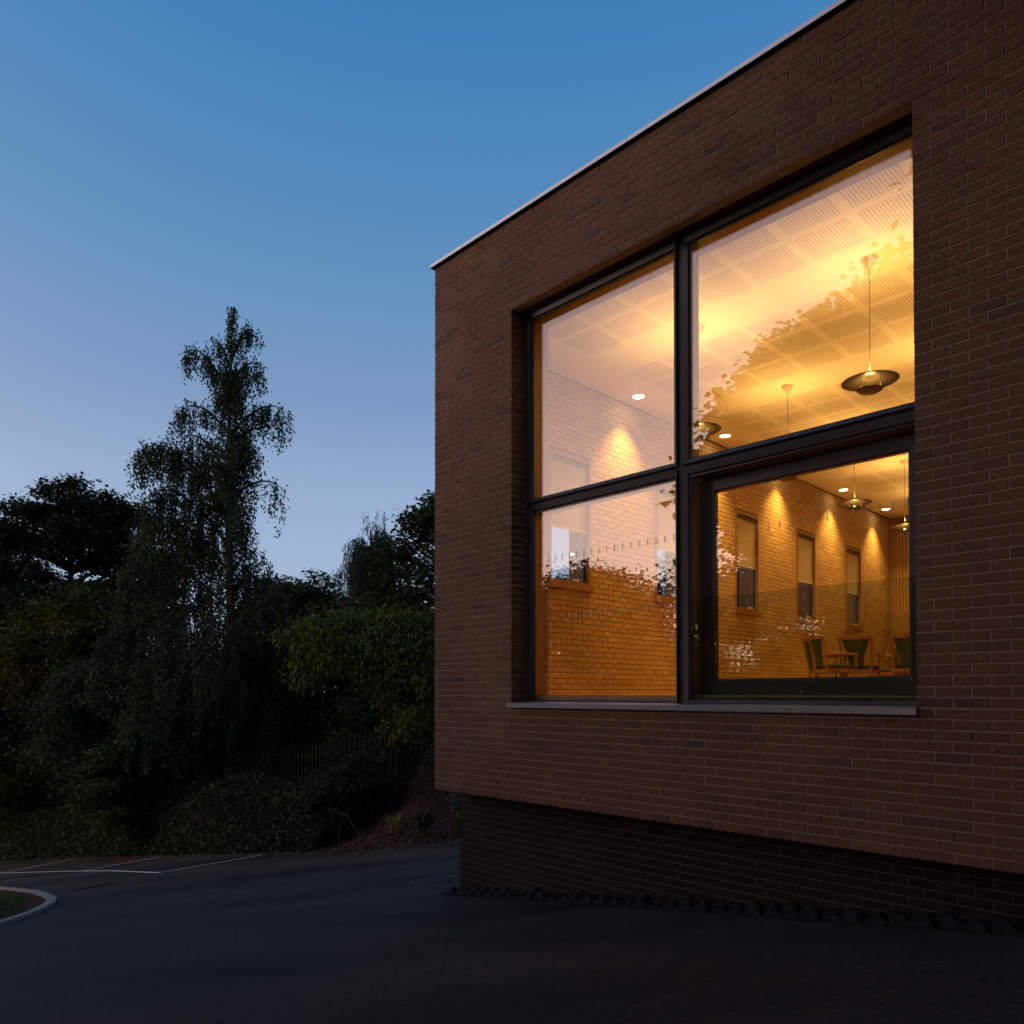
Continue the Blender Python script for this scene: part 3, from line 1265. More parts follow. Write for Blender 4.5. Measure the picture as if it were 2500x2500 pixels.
# ---- pendant lamps
def pendant():
    p = thing('pendant_lamp', '-', 'pendant lamp', B, (0, 0, HC))
    part('ceiling_rose', MB().lathe([(.086, -.001), (.085, -.006), (.012, -.108), (.009, -.112)], seg=32), 'white_enamel', p, smooth=True)
    part('cord', MB().tube([(0, 0, -.108), (0, 0, -1.06)], .0035, 6), 'shade_metal', p)
    part('stem', MB().lathe([(.004, -1.06), (.008, -1.065), (.008, -1.14), (.014, -1.15)], seg=12), 'shade_metal', p)
    part('upper_shade', MB().lathe([(.020, -1.145), (.06, -1.158), (.15, -1.188), (.255, -1.205), (.262, -1.209), (.255, -1.212), (.15, -1.196), (.06, -1.168), (.045, -1.163)], seg=48), 'shade_metal', p, smooth=True)
    part('lower_dish', MB().lathe([(.0001, -1.328), (.08, -1.321), (.122, -1.296), (.124, -1.292), (.118, -1.292), (.078, -1.316), (.0001, -1.322)], seg=40), 'shade_metal', p, smooth=True)
    m_ = MB()
    for k in range(3):
        a = k * 2.094
        m_.tube([(.10 * math.cos(a), .10 * math.sin(a), -1.300), (.10 * math.cos(a), .10 * math.sin(a), -1.18)], .003, 5)
    part('support_rod', m_, 'shade_metal', p)
    part('bulb', MB().lathe([(.0001, -1.318), (.022, -1.312), (.028, -1.292), (.02, -1.268), (.0001, -1.258)], seg=16), 'lamp_glow', p, smooth=True)
    L = bpy.data.lights.new('up_light', 'SPOT')
    L.energy = 136
    L.color = WARM
    L.spot_size = R(146)
    L.spot_blend = 1.0
    L.shadow_soft_size = .04
    a = bpy.data.objects.new('up_light', L)
    COL.objects.link(a)
    a.parent = p
    a.location = (0, 0, -1.12)
    a.rotation_euler = (R(180), 0, 0)
    L = bpy.data.lights.new('rim_light', 'POINT')
    L.energy = 5
    L.color = WARM
    L.shadow_soft_size = .03
    a = bpy.data.objects.new('rim_light', L)
    COL.objects.link(a)
    a.parent = p
    a.location = (0, 0, -1.245)
    return p


pend = [(4.35, 1.97, 'large dark dish pendant lamp hanging at the right of the upper window'),
        (2.42, 1.97, 'dark dish pendant lamp cut off by the window mullion'),
        (2.36, 4.36, 'pendant lamp whose cone and cord show low in the upper right pane'),
        (2.33, 6.75, 'dish pendant lamp below the ceiling in the lower right pane, left of two'),
        (2.30, 9.14, 'half-hidden dish pendant lamp at the right edge of the lower right pane'),
        (2.30, 11.53, 'farthest pendant lamp, down by the slatted end wall'),
        (4.35, 4.36, 'pendant lamp behind the right jamb, second row from the side wall'),
        (4.35, 6.75, 'pendant lamp deep in the room, second row, third from the glass'),
        (4.35, 9.14, 'pendant lamp deep in the room, second row, fourth from the glass'),
        (6.34, 1.97, 'unseen pendant lamp added for room light behind the right-hand brickwork, nearest the glass'),  # third row is out of view, added for the light it gives
        (6.34, 5.55, 'unseen pendant lamp added for room light behind the right-hand brickwork, deeper in')]
p0 = pendant()
for i, (s_, t_, lab) in enumerate(pend):
    o = p0 if i == 0 else copy_tree(p0)
    o.matrix_world = B @ Matrix.Translation((s_, t_, HC))
    tag(o, lab, 'pendant lamp', 'dish pendant lamps in the room')

# ---- the five tall windows of the side wall
WL = ['tall narrow side-wall window nearest the corner, sky below its half-lowered blind', 'second tall side-wall window, cut off by the dark mullion',
      'third tall side-wall window, leftmost in the lower right pane', 'fourth tall side-wall window, middle of three in the lower right pane',
      'fifth tall side-wall window, nearest the slatted end wall']
for (a, c), lab in zip(WT, WL):
    wo = thing('side_window', lab, 'window', B, (SW, a, WZ0), 'tall windows of the side wall')
    og = (SW, a, WZ0)
    m_ = MB()                                         # timber frame, set near the inner face
    f0, f1 = SW - .11, SW + .012
    m_.box(f0, f1, a, a + .055, WZ0 + .06, WZ1)
    m_.box(f0, f1, c - .055, c, WZ0 + .06, WZ1)
    m_.box(f0, f1, a + .055, c - .055, WZ1 - .06, WZ1)
    m_.box(f0, f1, a + .055, c - .055, WZ0 + .06, WZ0 + .10)
    part('frame', m_, 'timber', wo, og)
    m_ = MB()
    m_.box(f0 + .01, f0 + .06, a + .055, a + .10, WZ0 + .10, WZ1 - .06)
    m_.box(f0 + .01, f0 + .06, c - .10, c - .055, WZ0 + .10, WZ1 - .06)
    part('inner_sash', m_, 'frame_paint', wo, og)
    part('pane', MB().box(f0 + .03, f0 + .042, a + .06, c - .06, WZ0 + .09, WZ1 - .05), 'window_glass', wo, og)
    part('sill', MB().box(SW - .11, SW + .045, a - .01, c + .02, WZ0 - .02, WZ0 + .058), 'timber', wo, og)
    zb = 2.27 + random.uniform(-.03, .03)
    bl = part('roller_blind', MB().box(SW - .035, SW - .032, a + .06, c - .06, zb, WZ1 - .10), 'blind_cloth', wo, og)
    m_ = MB().tube([(SW - .03, a + .058, WZ1 - .095), (SW - .03, c - .058, WZ1 - .095)], .028, 10)
    part('blind_roller', m_, 'shade_metal', wo, og)
    part('hem_bar', MB().box(SW - .040, SW - .028, a + .06, c - .06, zb - .022, zb), 'white_enamel', wo, og)
    m_ = MB()
    m_.tube([(SW + .02, c - .035, WZ1 - .12), (SW + .02, c - .035, 1.72), (SW + .02, c - .015, 1.69), (SW + .02, c + .005, 1.72), (SW + .02, c + .005, WZ1 - .12)], .003, 5)
    part('pull_chain', m_, 'white_enamel', wo, og)
    part('latch', MB().box(SW - .02, SW + .03, (a + c) / 2 + .06, (a + c) / 2 + .16, WZ0 + .101, WZ0 + .13), 'white_enamel', wo, og)

# ---- chairs and table
def chair():
    p = thing('armchair', '-', 'chair', B, (0, 0, -.02))
    # +y is the front, back at -y
    for sx in (-1, 1):
        m_ = MB()
        m_.tube([(sx * .235, -.20, 0), (sx * .23, -.22, .42), (sx * .25, -.30, .94)], [.022, .025, .022], 8)
        part('back_post', m_, 'chair_wood', p)
        m_ = MB()
        m_.tube([(sx * .26, .24, 0), (sx * .265, .24, .64)], .021, 8)
        part('leg', m_, 'chair_wood', p)
        m_ = MB()
        m_.tube([(sx * .245, -.245, .66), (sx * .285, 0, .672), (sx * .275, .27, .655)], [.018, .024, .02], 8)
        part('arm', m_, 'chair_wood', p)
    # curved crest rail
    m_ = MB()
    n_ = 12
    for i in range(n_ + 1):
        x = -.285 + .57 * i / n_
        k = 1 - (x / .285) ** 2
        m_.v += [(x, -.325 - .02 * k, .90 + .035 * k), (x, -.285 - .02 * k, .90 + .035 * k), (x, -.290 - .02 * k, .955 + .045 * k), (x, -.330 - .02 * k, .955 + .045 * k)]
    for i in range(n_):
        for q in range(4):
            r_ = (q + 1) % 4
            m_.face((i * 4 + q, i * 4 + r_, (i + 1) * 4 + r_, (i + 1) * 4 + q))
    m_.face((3, 2, 1, 0))
    m_.face((n_ * 4, n_ * 4 + 1, n_ * 4 + 2, n_ * 4 + 3))
    part('crest_rail', m_, 'chair_wood', p)
    # upholstered vase-shaped splat
    m_ = MB()
    rows = 8
    for i in range(rows + 1):
        k = i / rows
        z = .46 + .46 * k
        hw = .115 + .105 * k ** 1.7
        y = -.235 - .075 * k
        for x, dy in ((-hw, 0), (-hw * .5, .03), (hw * .5, .03), (hw, 0), (hw * .5, -.03), (-hw * .5, -.03)):
            m_.v.append((x, y + dy, z))
    for i in range(rows):
        for q in range(6):
            r_ = (q + 1) % 6
            m_.face((i * 6 + q, i * 6 + r_, (i + 1) * 6 + r_, (i + 1) * 6 + q))
    m_.face((5, 4, 3, 2, 1, 0))
    m_.face(tuple(rows * 6 + q for q in range(6)))
    part('padded_splat', m_, 'green_cloth', p, smooth=False)
    m_ = MB()
    m_.box(-.255, .255, -.235, -.205, .36, .425).box(-.255, .255, .215, .25, .36, .425)
    m_.box(-.262, -.232, -.205, .215, .36, .425).box(.232, .262, -.205, .215, .36, .425)
    part('seat_rail', m_, 'chair_wood', p)
    m_ = MB()
    pr = [(.24, .426), (.262, .445), (.258, .475), (.22, .495), (0.0, .505)]
    for k, z in pr:
        for x, y in ((-1, -.86), (1, -.86), (1, .95), (-1, .95)):
            m_.v.append((x * k, y * k, z))
    for i in range(len(pr) - 1):
        for q in range(4):
            r_ = (q + 1) % 4
            m_.face((i * 4 + q, i * 4 + r_, (i + 1) * 4 + r_, (i + 1) * 4 + q))
    part('seat_cushion', m_, 'green_cloth', p)
    return p


c0 = chair()
CH = [(2.09, 7.52, 10, 'wooden armchair with wide green padded back, seen squarely from behind'),
      (1.86, 7.05, -42, 'wooden armchair with green padded back turned sideways, second from the left'),
      (1.55, 7.45, -52, 'leftmost armchair, wooden frame and light green back, turned sideways'),
      (2.86, 7.75, 4, 'wooden green armchair cut off by the right window jamb'),
      (1.75, 9.95, 165, 'armchair on the far side of the folding table, mostly hidden')]
for i, (s_, t_, a, lab) in enumerate(CH):
    o = c0 if i == 0 else copy_tree(c0)
    o.matrix_world = B @ Matrix.Translation((s_, t_, -.02)) @ Matrix.Rotation(R(a), 4, 'Z')
    tag(o, lab, 'chair', 'green upholstered armchairs')
tb_ = thing('folding_table', 'pale-topped folding table with black steel legs behind the chairs', 'table', B, (3.0, 9.2, -.02))
part('table_top', MB().box(-.95, .95, -.36, .36, .70, .735), 'table_top', tb_)
for sx in (-1, 1):
    for sy in (-1, 1):
        part('leg', MB().tube([(sx * .8, sy * .28, 0), (sx * .8, sy * .28, .70)], .014, 6), 'black_steel', tb_)
    part('brace', MB().tube([(sx * .8, 0, .30), (sx * .30, 0, .69)], .010, 6), 'black_steel', tb_)
    part('cross_bar', MB().tube([(sx * .8, -.28, .30), (sx * .8, .28, .30)], .010, 6), 'black_steel', tb_)

# ================================================================== FENCE, BANK PLANTING, TREES
fpts = resample([(-20.5, 33.2), (-15.2, 29.6), (-11.0, 26.4), (-8.4, 24.4), (-5.2, 22.2), (-3.2, 21.7), (-1.2, 22.4), (1.5, 25)], .16)
fence = thing('palisade_fence', 'dark green steel palisade fence running along the top of the bank', 'fence', W0, (-8.4, 24.4, terrain(-8.4, 24.4)))
fo = (-8.4, 24.4, terrain(-8.4, 24.4))
pmesh = MB()
pmesh.v += [(-.033, 0, 0), (0, -.012, 0), (.033, 0, 0), (0, .004, 0), (-.033, 0, 1.72), (0, -.012, 1.72), (.033, 0, 1.72), (0, .004, 1.72), (0, -.002, 1.80)]
for i in range(4):
    j = (i + 1) % 4
    pmesh.face((i, j, 4 + j, 4 + i))
    pmesh.face((4 + i, 4 + j, 8))
pmesh = pmesh.mesh('pale', 'fence_steel')
rails = {.35: [], 1.45: []}
for i, p_ in enumerate(fpts):
    z = terrain(*p_) + .05
    for k in rails:
        rails[k].append((p_[0], p_[1] + .02, z + k))
    if i < 40:
        pass
    d = fpts[min(i + 1, len(fpts) - 1)] - fpts[max(i - 1, 0)]
    o = link('pale', pmesh, fence)
    o.location = (p_[0] - fo[0], p_[1] - fo[1], z - fo[2])
    o.rotation_euler = (0, 0, math.atan2(d[1], d[0]))
    if i % 17 == 8:
        part('post', MB().box(p_[0] - .035, p_[0] + .035, p_[1] + .04, p_[1] + .11, z - .2, z + 1.7), 'fence_steel', fence, fo)
for k, q in rails.items():
    part('rail', MB().tube(q[::4], .022, 4), 'fence_steel', fence, fo)


def bez(a, b_, c, n_):
    a, b_, c = np.array(a, float), np.array(b_, float), np.array(c, float)
    return [tuple((1 - k) ** 2 * a + 2 * k * (1 - k) * b_ + k * k * c) for k in np.linspace(0, 1, n_)]


def ell_pts(n_, c, r, shell=.55):
    q = unit(n_) * (rng.random((n_, 1)) ** (1 / 3) * (1 - shell) + shell * rng.uniform(.75, 1, (n_, 1)))
    return np.array(c) + q * np.array(r)


def tree(name, label, base, top, rad, clumps, leaf, lsize, mat, group=None, bark='bark', nsub=16, per=60, sub_r=.45, flat=.6, limb_r=.06, asp=.75, droop=0., trunk_pts=None, cat='tree'):
    """clumps: (centre, radii). Limbs grow from the trunk to each clump, twigs to each leaf cluster"""
    bz = (base[0], base[1], terrain(*base[:2]) - .1) if len(base) == 2 else base
    t = thing(name, label, cat, W0, bz, group)
    tk = MB()
    tp = trunk_pts or [bz, (bz[0] + .1, bz[1], bz[2] + (top - bz[2]) * .4), (bz[0] - .05, bz[1] + .05, bz[2] + (top - bz[2]) * .75), (bz[0], bz[1], top)]
    n_ = len(tp)
    tk.tube(tp, [rad * (1 - .8 * i / (n_ - 1)) for i in range(n_)], 9)
    LP, LD, LN, LL, LT = [], [], [], [], []
    tpa = np.array(tp)
    for c, r in clumps:
        c = np.array(c, float)
        # limb leaves the trunk below the clump
        zt = min(tpa[-1][2], max(bz[2] + .8, c[2] - (.5 + .5 * np.hypot(*(c[:2] - tpa[0][:2])))))
        k = np.clip((zt - bz[2]) / (tpa[-1][2] - bz[2]), 0, 1) * (n_ - 1)
        i0 = int(min(k, n_ - 2))
        st = tpa[i0] + (tpa[i0 + 1] - tpa[i0]) * (k - i0)
        mid = (st + c) / 2 + np.array([0, 0, .15 * np.linalg.norm(c - st)]) + rng.normal(size=3) * .15
        lr = limb_r * (.6 + .4 * np.linalg.norm(r) / 2)
        tk.tube(bez(st, mid, c, 6), [lr, lr * .85, lr * .7, lr * .55, lr * .4, lr * .25], 6)
        sub = ell_pts(nsub, c, r)
        for s_ in sub:
            if rng.random() < .6:
                a0 = c + (s_ - c) * .1
                tk.tube(bez(a0, (a0 + s_) / 2 + rng.normal(size=3) * .12 + np.array([0, 0, .1]), s_, 4), [lr * .28, lr * .2, lr * .14, .004], 4, cap=False)
        m_ = per
        q = np.repeat(sub, m_, axis=0)
        off = rng.normal(size=q.shape) * np.array([sub_r, sub_r, sub_r * flat]) * .55
        q = q + off
        LP.append(q)
        d = unit(len(q)) * .8 + off / (np.linalg.norm(off, axis=1, keepdims=True) + 1e-6) * .6
        d[:, 2] = d[:, 2] * .5 - .25 - droop
        LD.append(d)
        nn = unit(len(q)) * .55 + np.array([0, 0, 1])
        LN.append(nn)
        LL.append(rng.uniform(.7, 1.25, len(q)) * lsize)
        LT.append(np.clip(np.repeat(rng.random(nsub) * .5, m_) + rng.random(len(q)) * .5, 0, 1))
    P = np.concatenate(LP)
    me = leaves_mesh('crown', P - np.array(bz), np.concatenate(LD), np.concatenate(LN), np.concatenate(LL), np.concatenate(LL) * asp, np.concatenate(LT), mat)
    part('trunk', tk, bark, t, bz, smooth=True)
    link('crown', me, t)
    return t


def cloud(c, r, n_, sr, squash=.7, seed=0):
    """n clumps inside a big ellipsoid"""
    q = ell_pts(n_, c, r, .5)
    return [(p, (sr * rng.uniform(.7, 1.25), sr * rng.uniform(.7, 1.25), sr * squash * rng.uniform(.7, 1.2))) for p in q]


# --- weeping birch
bb = (-9.0, 24.2)
bz = terrain(*bb) - .1
birch = thing('birch_tree', 'tall weeping birch with hanging strands, highest tree against the sky', 'tree', W0, (*bb, bz))
bo = (*bb, bz)
tk = MB()
H_T = 12.25
tpts = [(bb[0] + .06 * math.sin(k * 7), bb[1] + .05 * math.sin(k * 5 + 1), bz + (H_T - bz) * k) for k in np.linspace(0, 1, 12)]
tk.tube(tpts, [max(.012, .21 * (1 - k) ** .8) for k in np.linspace(0, 1, 12)], 9)
part('trunk', tk, 'birch_bark', birch, bo, smooth=True)
lim = MB()
strand_P, strand_D, strand_T = [], [], []


def strand(p, L, dens=.024, spread=.06):
    n_ = max(3, int(L / dens))
    k = np.linspace(0, 1, n_)
    sway = rng.normal(size=2) * .10 * L
    q = np.stack([p[0] + sway[0] * k ** 2, p[1] + sway[1] * k ** 2, p[2] - L * k], 1) + rng.normal(size=(n_, 3)) * spread
    strand_P.append(q)
    d = unit(n_) * .6 + np.array([0, 0, -.8])
    strand_D.append(d)
    strand_T.append(np.clip(rng.random() * .6 + rng.random(n_) * .4, 0, 1))
    lim.tube([tuple(p), (p[0] + sway[0] * .3, p[1] + sway[1] * .3, p[2] - L * .55), (p[0] + sway[0], p[1] + sway[1], p[2] - L)], [.006, .004, .003], 3, cap=False)


def limb(z0, ang, reach, rise, fall, r0, nst, smin, smax, inner_=.12, dens=.022, spread=.065):
    k0 = (z0 - bz) / (H_T - bz)
    st = (bb[0], bb[1], z0)
    dx, dy = math.cos(ang), math.sin(ang)
    tip = (bb[0] + dx * reach, bb[1] + dy * reach, z0 + rise - fall)
    ctl = (bb[0] + dx * reach * .62, bb[1] + dy * reach * .62, z0 + rise * 1.45)
    pts_ = bez(st, ctl, tip, 9)
    lim.tube(pts_, [max(.006, r0 * (1 - i / 9)) for i in range(9)], 5, cap=False)
    pa = np.array(pts_)
    for i in range(nst):
        k = rng.uniform(inner_, 1) * 8
        i0 = int(min(k, 7))
        p = pa[i0] + (pa[i0 + 1] - pa[i0]) * (k - i0) + rng.normal(size=3) * .12
        strand(p, rng.uniform(smin, smax), dens, spread)


# limbs that show clearly against the sky (right = angle 0, left = 180)
for z0, a, reach, rise, fall, ns, s0, s1 in [
        (6.2, 2, 1.75, .75, .55, 9, .5, 1.5), (8.3, 8, 1.75, 1.0, .25, 26, .35, 1.3), (10.0, 355, 1.0, .6, .2, 18, .3, 1.0), (10.7, 15, .75, 1.0, .1, 16, .2, .55),
        (9.3, 180, 1.55, 1.6, .1, 26, .25, .9), (10.3, 170, .7, .9, .05, 14, .2, .5), (8.2, 184, 1.75, 1.1, .5, 22, .3, 1.1), (6.8, 178, 1.75, 1.5, .35, 22, .5, 1.5),
        (5.4, 181, 3.0, 2.4, .2, 64, .4, 1.5), (3.8, 176, 3.3, 1.9, .5, 60, .6, 2.0), (4.6, 200, 2.6, 1.8, .5, 46, .5, 1.8), (2.6, 183, 3.6, 1.8, .7, 56, .8, 2.2),
        (2.4, 352, 2.0, 1.1, .6, 16, .8, 1.9), (1.3, 5, 2.5, 1.2, .9, 30, .8, 1.9), (7.3, 340, 1.0, .6, .3, 18, .6, 1.5), (.8, 186, 4.0, 1.6, .9, 60, .8, 2.0), (.2, 10, 2.2, .9, .6, 36, .6, 1.6)]:
    limb(z0, R(a), reach, rise, fall, .055, int(ns * 1.7), s0, s1)
for i in range(66):
    z0 = rng.uniform(-1.5, 10.2) if i < 46 else rng.uniform(-2.2, 2.5)
    f_ = (10.8 - z0) / 10.8
    rc = .22 + 2.5 * f_
    a = rng.uniform(0, 360)
    if abs(((a + 180) % 360) - 180) < 60:
        rc *= .55
    limb(z0, R(a), rc, .45 + .7 * f_, .35, .035, int(11 + 16 * f_), .25, .35 + 1.5 * f_)
for i in range(150):
    z = rng.uniform(1.5, 10.5)
    a, q_ = rng.uniform(0, 6.28), rng.uniform(.1, .25 + .06 * (11 - z))
    strand((bb[0] + math.cos(a) * q_, bb[1] + math.sin(a) * q_, z), rng.uniform(.3, 1.0 + .05 * (11 - z)))
for i in range(70):
    z = rng.uniform(9.6, 12.1)
    p = (bb[0] + rng.normal() * .12 * (12.6 - z), bb[1] + rng.normal() * .14 * (12.6 - z), z)
    strand(p, rng.uniform(.15, .5))
for i in range(14):
    strand((bb[0] + rng.normal() * .07, bb[1] + rng.normal() * .07, rng.uniform(11.9, 12.42)), rng.uniform(.15, .35))
part('limbs', lim, 'bark', birch, bo)
P = np.concatenate(strand_P)
n = len(P)
me = leaves_mesh('crown', P - np.array(bo), np.concatenate(strand_D), unit(n), rng.uniform(.07, .125, n), rng.uniform(.045, .075, n), np.concatenate(strand_T), 'leaf_birch')
link('crown', me, birch)

# --- sycamore at far left: layered crown with gaps
syc = [((-20.9, 33.2, 7.8), (1.9, 1.6, .75)), ((-18.9, 32.8, 8.5), (1.6, 1.6, .75)), ((-17.4, 33.3, 8.0), (1.4, 1.4, .7)), ((-19.6, 33.4, 8.9), (1.1, 1.2, .45)),
       ((-16.6, 32.8, 6.6), (1.2, 1.3, .7)), ((-22.6, 33.5, 6.8), (1.6, 1.5, .8)), ((-21.6, 32.6, 5.2), (1.4, 1.4, .6)), ((-16.2, 33.4, 4.9), (1.2, 1.4, .7)),
       ((-18.1, 32.2, 6.4), (1.3, 1.3, .55)), ((-20.0, 32.5, 6.3), (1.2, 1.2, .5)), ((-22.9, 33.2, 3.6), (1.4, 1.4, .8)), ((-16.0, 33.1, 3.0), (1.6, 1.4, .8)),
       ((-19.2, 34, 4.4), (1.0, 1.1, .5)), ((-21.0, 34.3, 2.6), (1.3, 1.2, .6)), ((-17.8, 34.3, 2.0), (1.5, 1.3, .7)), ((-24.3, 33, 5.0), (1.4, 1.4, .8)), ((-20.0, 33.4, .6), (2.3, 1.4, .8))]
syc += cloud((-19.6, 33.4, 5.0), (4.7, 2.2, 3.7), 56, 1.05, .55) + cloud((-20, 33.6, .2), (5, 2, 2.4), 22, 1.2)
tree('sycamore_tree', 'broad spreading tree with layered crown at the far left edge', (-19.4, 33.3), 7.4, .28, syc, None, .20, 'leaf_sycamore', nsub=24, per=40, sub_r=.42, flat=.45, limb_r=.10)
# --- olive-green maple in front of it
tree('maple_tree', 'olive-green maple in front of the broad left tree', (-15.2, 28.8), 2.6, .16,
     cloud((-15.6, 28.6, 1.2), (3.2, 2.0, 2.6), 40, 1.0), None, .16, 'leaf_maple', nsub=20, per=46, sub_r=.42, flat=.6)
tree('understorey_tree', 'dark low tree filling the left edge beside the parking bays', (-19.5, 30.2), 1.0, .14,
     cloud((-19.6, 30.0, -1.6), (4.0, 2.0, 2.8), 40, 1.2), None, .18, 'leaf_dark', nsub=22, per=46, sub_r=.5)
# --- low birch foliage and scrub under the birch
tree('scrub_bush', 'dark scrubby bush spreading left below the birch', (-11.6, 25.2), .2, .08,
     cloud((-12.2, 25.0, -1.0), (3.2, 1.6, 2.2), 40, .95), None, .10, 'leaf_birch', nsub=24, per=70, sub_r=.42, droop=.3, cat='bush')
tree('laurel_bush', 'glossy rounded bush at the left end of the hedge', (-11.7, 24.0), -1.9, .06,
     cloud((-11.9, 23.4, -3.0), (1.35, 1.0, 1.4), 14, .55), None, .13, 'leaf_dark', nsub=16, per=30, sub_r=.3, cat='bush')
tree('fence_scrub', 'dark leafy scrub behind the palisade fence below the willow', (-7.2, 26.2), -.2, .08,
     cloud((-7.3, 26.0, .2), (2.4, 1.3, 1.9), 34, .85), None, .13, 'leaf_maple', nsub=20, per=46, sub_r=.4, cat='bush')
tree('bramble_bush', 'low dark bramble growing behind the palisade fence', (-7.6, 25.6), -1.4, .05,
     cloud((-8.6, 25.9, -2.0), (2.6, .5, 1.0), 18, .6) + cloud((-3.6, 23.6, -1.3), (2.2, .6, 1.0), 16, .6), None, .12, 'leaf_dark', nsub=16, per=36, sub_r=.35, cat='bush')
# --- middle tree
tree('round_tree', 'small round-headed tree between the birch and the willow', (-9.2, 33.5), 3.6, .16,
     cloud((-9.4, 33.4, 2.8), (2.5, 1.8, 2.3), 34, .85), None, .18, 'leaf_dark', nsub=20, per=46, sub_r=.42)
# --- willow
wb = (-5.9, 30.5)
wz = terrain(*wb) - .1
willow = thing('willow_tree', 'grey-green weeping willow left of the dark chestnut', 'tree', W0, (*wb, wz))
tk = MB()
tk.tube([(wb[0], wb[1], wz), (wb[0] + .1, wb[1], 1.5), (wb[0] + .3, wb[1], 4.5), (wb[0] + .2, wb[1], 6.6)], [.22, .18, .1, .03], 8)
strand_P, strand_D, strand_T = [], [], []
lim = tk
for i in range(38):
    a = rng.uniform(0, 2 * math.pi)
    z0 = rng.uniform(2.0, 6.2)
    r_ = rng.uniform(.5, 1.0) * (1.9 if z0 < 5 else 1.3)
    st = (wb[0] + .2, wb[1], z0)
    tip = (wb[0] + .2 + math.cos(a) * r_, wb[1] + math.sin(a) * r_, z0 + rng.uniform(-.2, .5))
    pts_ = bez(st, ((st[0] + tip[0]) / 2, (st[1] + tip[1]) / 2, z0 + 1.0), tip, 7)
    lim.tube(pts_, [.03, .026, .022, .018, .014, .01, .006], 4, cap=False)
    pa = np.array(pts_)
    for k in range(26):
        q = rng.uniform(.2, 1) * 6
        i0 = int(min(q, 5))
        strand(pa[i0] + (pa[i0 + 1] - pa[i0]) * (q - i0) + rng.normal(size=3) * .08, rng.uniform(.8, 2.4), .045, .05)
for i in range(16):
    a = rng.uniform(0, 6.28)
    strand((wb[0] + .3 + .5 * math.cos(a), wb[1] + .5 * math.sin(a), rng.uniform(6.6, 7.3)), rng.uniform(.4, 1.0), .045, .05)
part('trunk', tk, 'bark', willow, (*wb, wz), smooth=True)
P = np.concatenate(strand_P)
n = len(P)
me = leaves_mesh('crown', P - np.array((*wb, wz)), np.concatenate(strand_D), unit(n), rng.uniform(.12, .20, n), rng.uniform(.026, .042, n), np.concatenate(strand_T), 'leaf_willow')
link('crown', me, willow)
# --- chestnut beside the corner
tree('chestnut_tree', 'dense dark chestnut rising beside the corner of the building', (-2.6, 28.2), 5.6, .25,
     cloud((-2.3, 28.2, 3.2), (2.6, 2.0, 4.0), 52, .95) + [((-3.1, 28, 6.3), (.6, .6, .5)), ((-2.2, 28, 6.7), (.6, .6, .5)), ((-3.9, 28, 5.4), (.6, .6, .5)), ((-1.5, 28, 5.4), (.8, .8, .8)), ((-1.2, 28, 3.6), (.8, .8, .8)), ((-1.6, 27.6, 1.8), (.8, .8, .8)), ((-2.6, 28, 6.9), (.5, .5, .4)), ((-1.5, 28, 6.6), (.6, .6, .5))],
     None, .19, 'leaf_dark', nsub=18, per=40, sub_r=.40, flat=.6)
# --- large-leaved cherry in front of the fence
tree('cherry_tree', 'large-leaved yellow-green tree with drooping leaves beside the corner', (-3.6, 21.2), 1.4, .09,
     cloud((-4.3, 21.3, 1.2), (2.0, 1.1, 1.0), 28, .6) + cloud((-2.6, 21.0, 1.0), (1.6, .9, 1.3), 24, .6) + cloud((-3.0, 20.8, -.6), (.8, .5, .4), 4, .4),
     None, .16, 'leaf_cherry', nsub=12, per=34, sub_r=.34, flat=.7, asp=.42, droop=.55, limb_r=.035)
tree('elder_bush', 'dark leafy bush at the right end of the hedge', (-4.2, 19.6), -1.7, .05,
     cloud((-4.3, 19.4, -2.0), (1.1, .8, .95), 12, .5), None, .12, 'leaf_hedge', nsub=14, per=26, sub_r=.28, asp=.55, cat='bush')
# --- trees beyond the building, seen through the side windows
tree('distant_tree', 'far tree top seen low through the first side window', (3.4, 44), 4.4, .2, cloud((3.4, 44, 4.2), (2.6, 2, 2.4), 16, 1.0), None, .2, 'leaf_dark', nsub=14, per=40, sub_r=.5)
tree('garden_tree', 'leafy tree outside, dark through the far side windows', (10.8, 36), 8, .25, cloud((10.6, 35, 5.4), (4.2, 2.5, 5.2), 34, 1.3), None, .2, 'leaf_sycamore', nsub=16, per=44, sub_r=.5)
